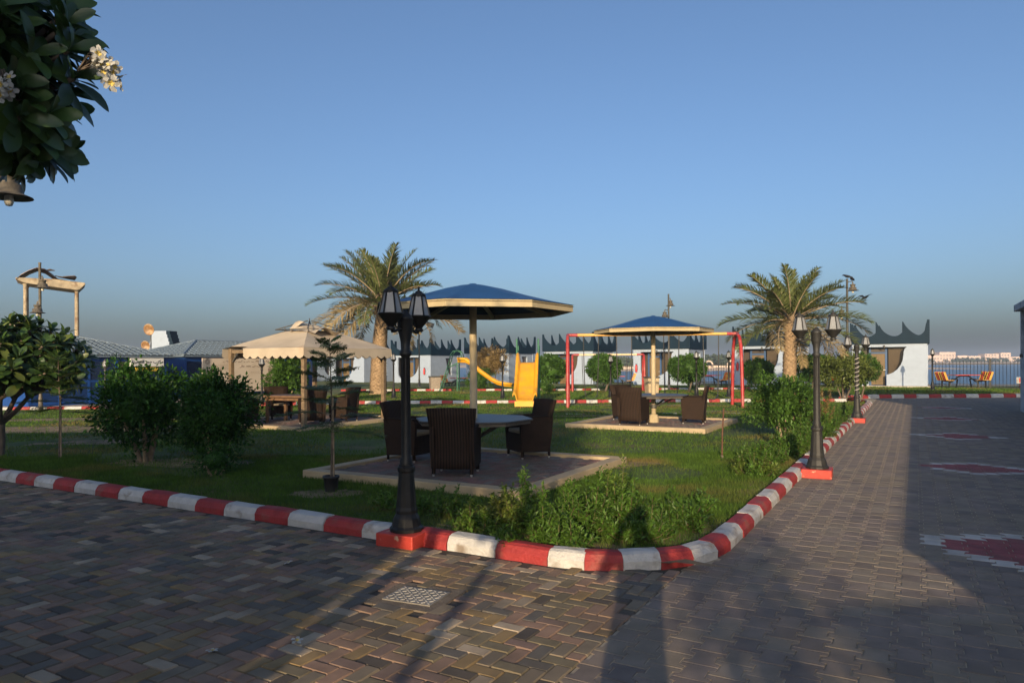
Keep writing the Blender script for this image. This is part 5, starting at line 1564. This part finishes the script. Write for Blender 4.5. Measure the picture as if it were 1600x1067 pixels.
# ------------------------------------------------------------------ frangipani trees
def big_leaf_mesh(name, m, L=.27, w=.085, bend=.12):
    rows = [(0, .05), (.12, .22), (.3, .62), (.5, .92), (.7, 1.0), (.85, .80), (.95, .45), (1.0, .06)]
    vs = []; fs = []
    for t, ww in rows:
        z = -bend * L * t * t * 2
        for s in (-1, 0, 1): vs.append((L * t, s * w / 2 * ww, z + abs(s) * w * .14 * ww))
    for i in range(len(rows) - 1):
        for j in (0, 1): fs.append((i * 3 + j, (i + 1) * 3 + j, (i + 1) * 3 + j + 1, i * 3 + j + 1))
    return MB().add(vs, fs, 0, True)
BIG = [big_leaf_mesh('leaf', M_frang, .27, .115, b) for b in (.05, .14, .24)]
BIGM = [b.mesh('leaf', M_frang) for b in BIG]
def rosette_frames(r, p, ax, n=15, spread=1.0):
    out = []
    ax = ax.normalized(); q = ax.to_track_quat('Z', 'Y').to_matrix()
    for k in range(n):
        f = k / n; az = k * 2.39996 + r.uniform(-.2, .2); el = R(75 - 90 * f * spread + r.uniform(-8, 8))
        M = q @ Matrix.Rotation(az, 3, 'Z') @ Matrix.Rotation(-el, 3, 'Y')
        s = r.uniform(.7, 1.1) * (.75 + .25 * f)
        out.append((p - ax * .07 * f, M, s))
    return out
def merge_leaf(mb, b, p, M, s, mi=0):
    vs = [p + M @ (Vector(v) * s) for v in b.v]; mb.add(vs, b.f, mi, True)
def flower(mb, p, ax, r, s=1.0):
    q = ax.to_track_quat('Z', 'Y').to_matrix()
    for k in range(5):
        a = 2 * PI * k / 5; M = q @ Matrix.Rotation(a, 3, 'Z')
        pts = [(.004, -.004, 0), (.020, -.013, .010), (.037, -.010, .012), (.043, .004, .008), (.034, .014, .010), (.016, .008, .012), (.004, .004, 0)]
        mb.add([p + M @ (Vector(v) * s) for v in pts], [tuple(range(7))], 0, False)
        mb.add([p + M @ (Vector(v) * s) + q @ Vector((0, 0, .0025)) for v in ((.0, -.003, 0), (.014, -.006, .008), (.014, .006, .010), (0, .003, 0))], [(0, 1, 2, 3)], 1)
def flower_spray(parent, r, p, d, n=8, L=.3):
    st = MB(); fl = MB()
    for k in range(n):
        dd = (d + rand_dir(r) * .35).normalized(); l = L * r.uniform(.7, 1.1)
        e = p + dd * l + Vector((0, 0, -.32 * l)); m = p + dd * l * .55 + Vector((0, 0, .03))
        st.tube([p, m, e], [.005, .004, .003], 5, cap=False)
        for j in range(2):
            flower(fl, e + rand_dir(r) * .03, (rand_dir(r) + Vector((.2, -.9, .1))).normalized(), r, r.uniform(.85, 1.1))
    a = st.build('flower_stalks', M_stem, parent); fl.build('blossoms', [M_petal, M_petalyellow], a)
# near tree: its trunk stands left of the frame, one limb hangs into view
def near_frangipani():
    r = random.Random(21)
    o = thing('frangipani_tree', 'dark frangipani limb with white flowers hanging in at the upper left', 'tree', (-4.9, 2.5, 0), 0)
    base = Vector((-4.9, 2.5, 0))
    st = MB()
    st.tube([(0, 0, -.05), (.05, .05, .8), (.1, .1, 1.6)], [.13, .11, .10], 10)
    limbs = []
    targets = []
    vis = []     # limb tips of the part in view
    for i in range(150):
        # the mass that fills the upper left corner of the view
        x = r.uniform(-3.3, -2.55); z = r.uniform(2.90, 4.1); y = 4.05 + r.uniform(-.35, .45)
        lim = -2.62 - .6 * max(0, z - 3.6)
        if x > lim: continue
        vis.append(Vector((x, y, z)))
    vis = vis[:100]
    for p in ((-2.52, 3.98, 3.45), (-2.50, 4.0, 3.30), (-2.55, 4.0, 3.6), (-2.60, 3.9, 3.05), (-2.66, 4.0, 2.90), (-2.8, 3.95, 2.88), (-2.62, 4.1, 3.72)): vis.append(Vector(p))
    hid = []
    for i in range(60):
        a = r.uniform(0, 2 * PI); rr_ = 1.7 * math.sqrt(r.random()); hid.append(Vector((-5.2 + rr_ * math.cos(a), 2.0 + rr_ * math.sin(a), r.uniform(2.7, 4.2))))
    hid = [p for p in hid if not (p.y > 0.5 and p.x > -p.y * .80 - .35)]
    hid += [Vector((r.uniform(-3.8, -2.72), r.uniform(2.35, 3.15), r.uniform(3.38, 4.4))) for i in range(60)]  # unseen leaf slab, added to shade the limb in view
    hid += [Vector((r.uniform(-4.1, -2.95), r.uniform(.3, 1.6), r.uniform(3.45, 4.15))) for i in range(60)]  # second unseen cluster, added farther back for the same shade
    fork = Vector((.1, .1, 1.6))
    m1 = Vector((1.55, 1.4, 3.1)); st.tube([fork, Vector((.6, .6, 2.2)), m1], [.09, .07, .055], 8)
    m2 = Vector((.3, -.2, 2.6)); st.tube([fork, m2], [.085, .06], 8)
    rest = MB(); nobj = 0
    for grp, mid, isvis in ((vis, m1, True), (hid, m2, False)):
        for p in grp:
            lp = p - base; k = mid.lerp(lp, .45) + Vector((0, 0, -.12))
            st.tube([mid, k, lp], [.04, .024, .014], 6, cap=False)
            ax = ((lp - mid).normalized() + Vector((.15, -.25, .15))).normalized()
            for (q, M, s) in rosette_frames(r, lp, ax, 12 if isvis else 13, 1.15):
                if isvis and nobj < 300:
                    l = put('leaf', BIGM[r.randrange(3)], o); l.matrix_local = Matrix.LocRotScale(q, M.to_quaternion(), (s, s * 1.05, s)); nobj += 1
                else: merge_leaf(rest, BIG[r.randrange(3)], q, M, s)
    st.build('branches', M_stem, o)
    stuff(rest.build('rest_and_shading_leaves', M_frang, o))  # remaining leaves of the limb and crown plus the added shading clusters
    flower_spray(o, r, Vector((-2.42, 3.9, 3.30)) - base, Vector((1, -.1, .30)), 13, .24)
    flower_spray(o, r, Vector((-2.72, 3.7, 3.18)) - base, Vector((.8, -.5, -.1)), 6, .16)
    flower_spray(o, r, Vector((-2.86, 3.75, 2.85)) - base, Vector((.2, -.5, -.4)), 6, .14)
    flower_spray(o, r, Vector((-3.02, 3.5, 3.45)) - base, Vector((.2, -.8, .3)), 7, .14)
    flower_spray(o, r, Vector((-2.85, 3.6, 3.75)) - base, Vector((.2, -.8, .3)), 5, .12)
near_frangipani()
def frangipani(label, loc, tips, seed, m=None, fork=.7, flowers=0, leaf=.27, rl=14):
    r = random.Random(seed); o = thing('frangipani_tree', label, 'tree', loc, 0)
    st = MB(); st.tube([(0, 0, -.05), (.02, .02, fork * .5), (.0, .04, fork)], [.085, .07, .065], 8)
    lf = MB(); k = leaf / .27; n = 0
    mids = [Vector((.45 * math.cos(a), .45 * math.sin(a), fork + .42)) for a in (.3, 1.6, 2.9, 4.2, 5.4)]
    for mm in mids: st.tube([(0, .04, fork - .05), mm * .6 + Vector((0, 0, fork * .3)), mm], [.05, .042, .036], 7)
    for p in tips:
        p = Vector(p); mm = min(mids, key=lambda q: (q - p).length)
        st.tube([mm, mm.lerp(p, .5) + Vector((0, 0, .05)), p], [.034, .025, .018], 6, cap=False)
        ax = ((p - Vector((0, 0, fork + .2))).normalized() + Vector((0, 0, .35))).normalized()
        for (q, M, s) in rosette_frames(r, p, ax, rl, 1.1): merge_leaf(lf, BIG[r.randrange(3)], q, M, s * k, 0 if r.random() < .8 else 1)
    st.build('branches', M_stem, o); stuff(lf.build('leaves', [M_frang, M_frang2], o))
    for i in range(flowers):
        p = Vector(tips[(i * 7) % len(tips)]); flower_spray(o, r, p, Vector((.2, -.6, .5)), 5, .15)
rr = random.Random(31); tips = []
for i in range(175):
    d = rand_dir(rr); d.z = abs(d.z) * 1.05 - .5
    s = rr.uniform(.65, 1.0)
    tips.append((d.x * 1.55 * s + .1, d.y * 1.05 * s, 1.80 + d.z * 1.25 * s))
frangipani('spreading frangipani tree with glossy leaves at the left picture edge', (-9.2, 12.5, .05), tips, 8, flowers=3, fork=.62, leaf=.30)
tips = [(rr.uniform(-.5, .5), rr.uniform(-.4, .4), rr.uniform(.5, .9)) for _ in range(10)]
# ------------------------------------------------------------------ grass
def grass(name, label, region, n, h, w, seed, z, m, near_w=True):
    r = np.random.default_rng(seed)
    P = []
    while len(P) < n:
        p = region(r)
        if p is not None: P.append(p)
    P = np.array(P)
    n = len(P)
    ang = r.uniform(0, 2 * np.pi, n); lean = r.uniform(.1, .9, n); la = r.uniform(0, 2 * np.pi, n)
    dist = np.hypot(P[:, 0], P[:, 1])
    hh = h * r.uniform(.5, 1.3, n); ww = w * r.uniform(.7, 1.3, n) * np.clip(dist / 9, .8, 3.0)
    patch = .55 + .45 * np.sin(P[:, 0] * 1.7 + 2 * np.sin(P[:, 1] * .9)) * np.sin(P[:, 1] * 1.3 + 1.5 * np.sin(P[:, 0] * .7))
    hh *= .6 + .7 * patch
    bx, by = np.cos(ang) * ww, np.sin(ang) * ww
    v = np.zeros((n, 3, 3))
    v[:, 0] = np.c_[P[:, 0] - bx, P[:, 1] - by, np.full(n, z)]
    v[:, 1] = np.c_[P[:, 0] + bx, P[:, 1] + by, np.full(n, z)]
    v[:, 2] = np.c_[P[:, 0] + np.cos(la) * lean * hh, P[:, 1] + np.sin(la) * lean * hh, z + hh]
    me = bpy.data.meshes.new(name)
    me.vertices.add(n * 3); me.loops.add(n * 3); me.polygons.add(n)
    me.vertices.foreach_set('co', v.reshape(-1)); me.loops.foreach_set('vertex_index', np.arange(n * 3))
    me.polygons.foreach_set('loop_start', np.arange(n) * 3); me.polygons.foreach_set('loop_total', np.full(n, 3))
    me.materials.append(m); me.update()
    o = stuff(put(name, me)); o['label'] = label; o['category'] = 'grass'
M_grass = leafmat('lawn_grass', (.072, .135, .018), island=.35, trans=.3, rough=.8, spec=.2, col2=(.18, .14, .05), c2=(.50, .66), s2=.5)
PADS = [(-7.5, -3.95, 7.05, 10.45), (-7.5, -4.05, 15.6, 18.9), (-16.5, -12.75, 11.95, 15.95)]
def in_lawn(x, y):
    a, b = CU * x - SU * y, SU * x + CU * y
    if a > KR - .2 or b < KL + .2: return False
    if a > KR - RC and b < KL + RC and math.hypot(a - (KR - RC), b - (KL + RC)) > RC - .2: return False
    for a0, a1, b0, b1 in PADS:
        if a0 - .01 < a < a1 + .01 and b0 - .01 < b < b1 + .01: return False
    if x > -6.2: return y < 27.7
    return y < 27.7 + (x + 6.2) * .24
def bare(x, y):
    # trodden bare earth shows in places
    return (math.sin(x * .9 + 1.3 * math.sin(y * .6)) * math.sin(y * .75 + 1.1 * math.sin(x * .5 + 2)) > .72) or any(((x - p) / rx) ** 2 + ((y - q) / ry) ** 2 < 1 for p, q, rx, ry in ((-11.3, 17.6, 3.4, 1.0), (-12.5, 20.8, 3.8, .6), (1.75, 10.85, .7, .3), (-5.4, 11.4, 1.2, .5), (-2.3, 8.6, .45, .28), (2.6, 21.0, 1.5, .2), (6.4, 22.6, 1.4, .25), (5.2, 26.2, 2.8, .45), (-8.6, 14.6, 1.3, .45)))
def reg_near(r):
    y = 5.8 + 6.4 * r.random() ** .8; x = (r.random() * 2 - 1) * (y * .76 + .3)
    if not in_lawn(x, y) or (bare(x, y) and r.random() < .8): return None
    return (x, y)
def reg_far(r):
    y = 12 + 16 * r.random(); x = (r.random() * 2 - 1) * (y * .76 + .3)
    if not in_lawn(x, y) or (bare(x, y) and r.random() < .85): return None
    return (x, y)
grass('lawn_grass', 'short green grass covering the near lawn', reg_near, 120000, .055, .0035, 1, .058, M_grass)
grass('rear_lawn_grass', 'short green grass around the farther pads', reg_far, 90000, .055, .004, 2, .058, M_grass)
def reg_back(r):
    y = 28.4 + 17 * r.random(); x = -9 + 36 * r.random()
    if x > 13 and y < 31.5: return None
    if SU * x + CU * y > HB - .3: return None
    if 39.2 < y < 40.9 and x < 14: return None
    return (x, y)
grass('back_lawn_grass', 'thin green grass between the far kerbs and the chalets', reg_back, 60000, .07, .006, 3, .098, M_grass)

# fallen blossoms on the paving
rf = random.Random(12)
for lb, x, y in (('fallen white blossom on the left brick paving, the lower one', -1.72, 3.98), ('fallen white blossom on the left brick paving, right of its neighbour', -1.28, 4.12), ('fallen white petal on the bricks near the left kerb', -1.85, 5.75), ('fallen petal at the far left of the brick paving', -6.8, 9.35)):
    o = thing('fallen_blossom', lb, 'flower', (x, y, .016), 0, 'fallen frangipani blossoms')
    f = MB(); flower(f, Vector((0, 0, .004)), Vector((rf.uniform(-.3, .3), rf.uniform(-.3, .3), 1)), rf, .9); f.build('petals', [M_petal, M_petalyellow], o)

# ------------------------------------------------------------------ the photographer, whose shadow falls on the paving
def photographer():
    o = thing('person', 'person standing in shirt and trousers holding a camera up to the face', 'person', (-.16, -.42, 0), 0)
    J = {'pelvis': (0, 0, .95, .15), 'waist': (0, 0, 1.12, .135), 'chest': (0, .01, 1.33, .16), 'neck0': (0, .02, 1.48, .075), 'neck': (0, .04, 1.55, .058), 'head0': (0, .06, 1.64, .085), 'head1': (0, .06, 1.74, .095), 'crown': (0, .04, 1.82, .06)}
    E = [('pelvis', 'waist'), ('waist', 'chest'), ('chest', 'neck0'), ('neck0', 'neck'), ('neck', 'head0'), ('head0', 'head1'), ('head1', 'crown')]
    for s, n in ((-1, 'l'), (1, 'r')):
        J.update({n + 'sh': (s * .19, .01, 1.42, .07), n + 'el': (s * .27, .16, 1.22, .048), n + 'wr': (s * .12, .30, 1.50, .034), n + 'ha': (s * .085, .34, 1.58, .038),
                  n + 'hip': (s * .10, 0, .88, .10), n + 'kn': (s * .13, .01, .48, .062), n + 'an': (s * .14, -.02, .10, .045), n + 'fo': (s * .15, .05, .05, .045), n + 'to': (s * .16, .16, .035, .035)})
        E += [('chest', n + 'sh'), (n + 'sh', n + 'el'), (n + 'el', n + 'wr'), (n + 'wr', n + 'ha'), ('pelvis', n + 'hip'), (n + 'hip', n + 'kn'), (n + 'kn', n + 'an'), (n + 'an', n + 'fo'), (n + 'fo', n + 'to')]
        for k in range(4):
            a = (s * (.085 - .012 * k), .36, 1.60 - .022 * k); J[n + 'f%d' % k] = (a[0], a[1], a[2], .011); J[n + 'g%d' % k] = (a[0] - s * .045, .385, a[2], .009)
            E += [(n + 'ha', n + 'f%d' % k), (n + 'f%d' % k, n + 'g%d' % k)]
    names = list(J); me = bpy.data.meshes.new('body')
    me.from_pydata([J[k][:3] for k in names], [(names.index(a), names.index(b)) for a, b in E], [])
    me.materials.append(mat('dark_clothing', (.06, .07, .10), .9, .2, 8))
    b = put('body', me, o)
    md = b.modifiers.new('skin', 'SKIN'); 
    for i, k in enumerate(names):
        v = me.skin_vertices[0].data[i]; v.radius = (J[k][3],) * 2; v.use_root = (k == 'pelvis')
    b.modifiers.new('sub', 'SUBSURF').levels = 1; b.modifiers['sub'].render_levels = 1
    c = thing('camera_body', 'black camera held by the photographer', 'camera', (-.16, -.06, 1.62), 0)
    q = MB().box((0, 0, 0), (.13, .06, .09)); q.box((0, -.0, .055), (.05, .05, .03)); q.build('housing', M_iron, c)
photographer()
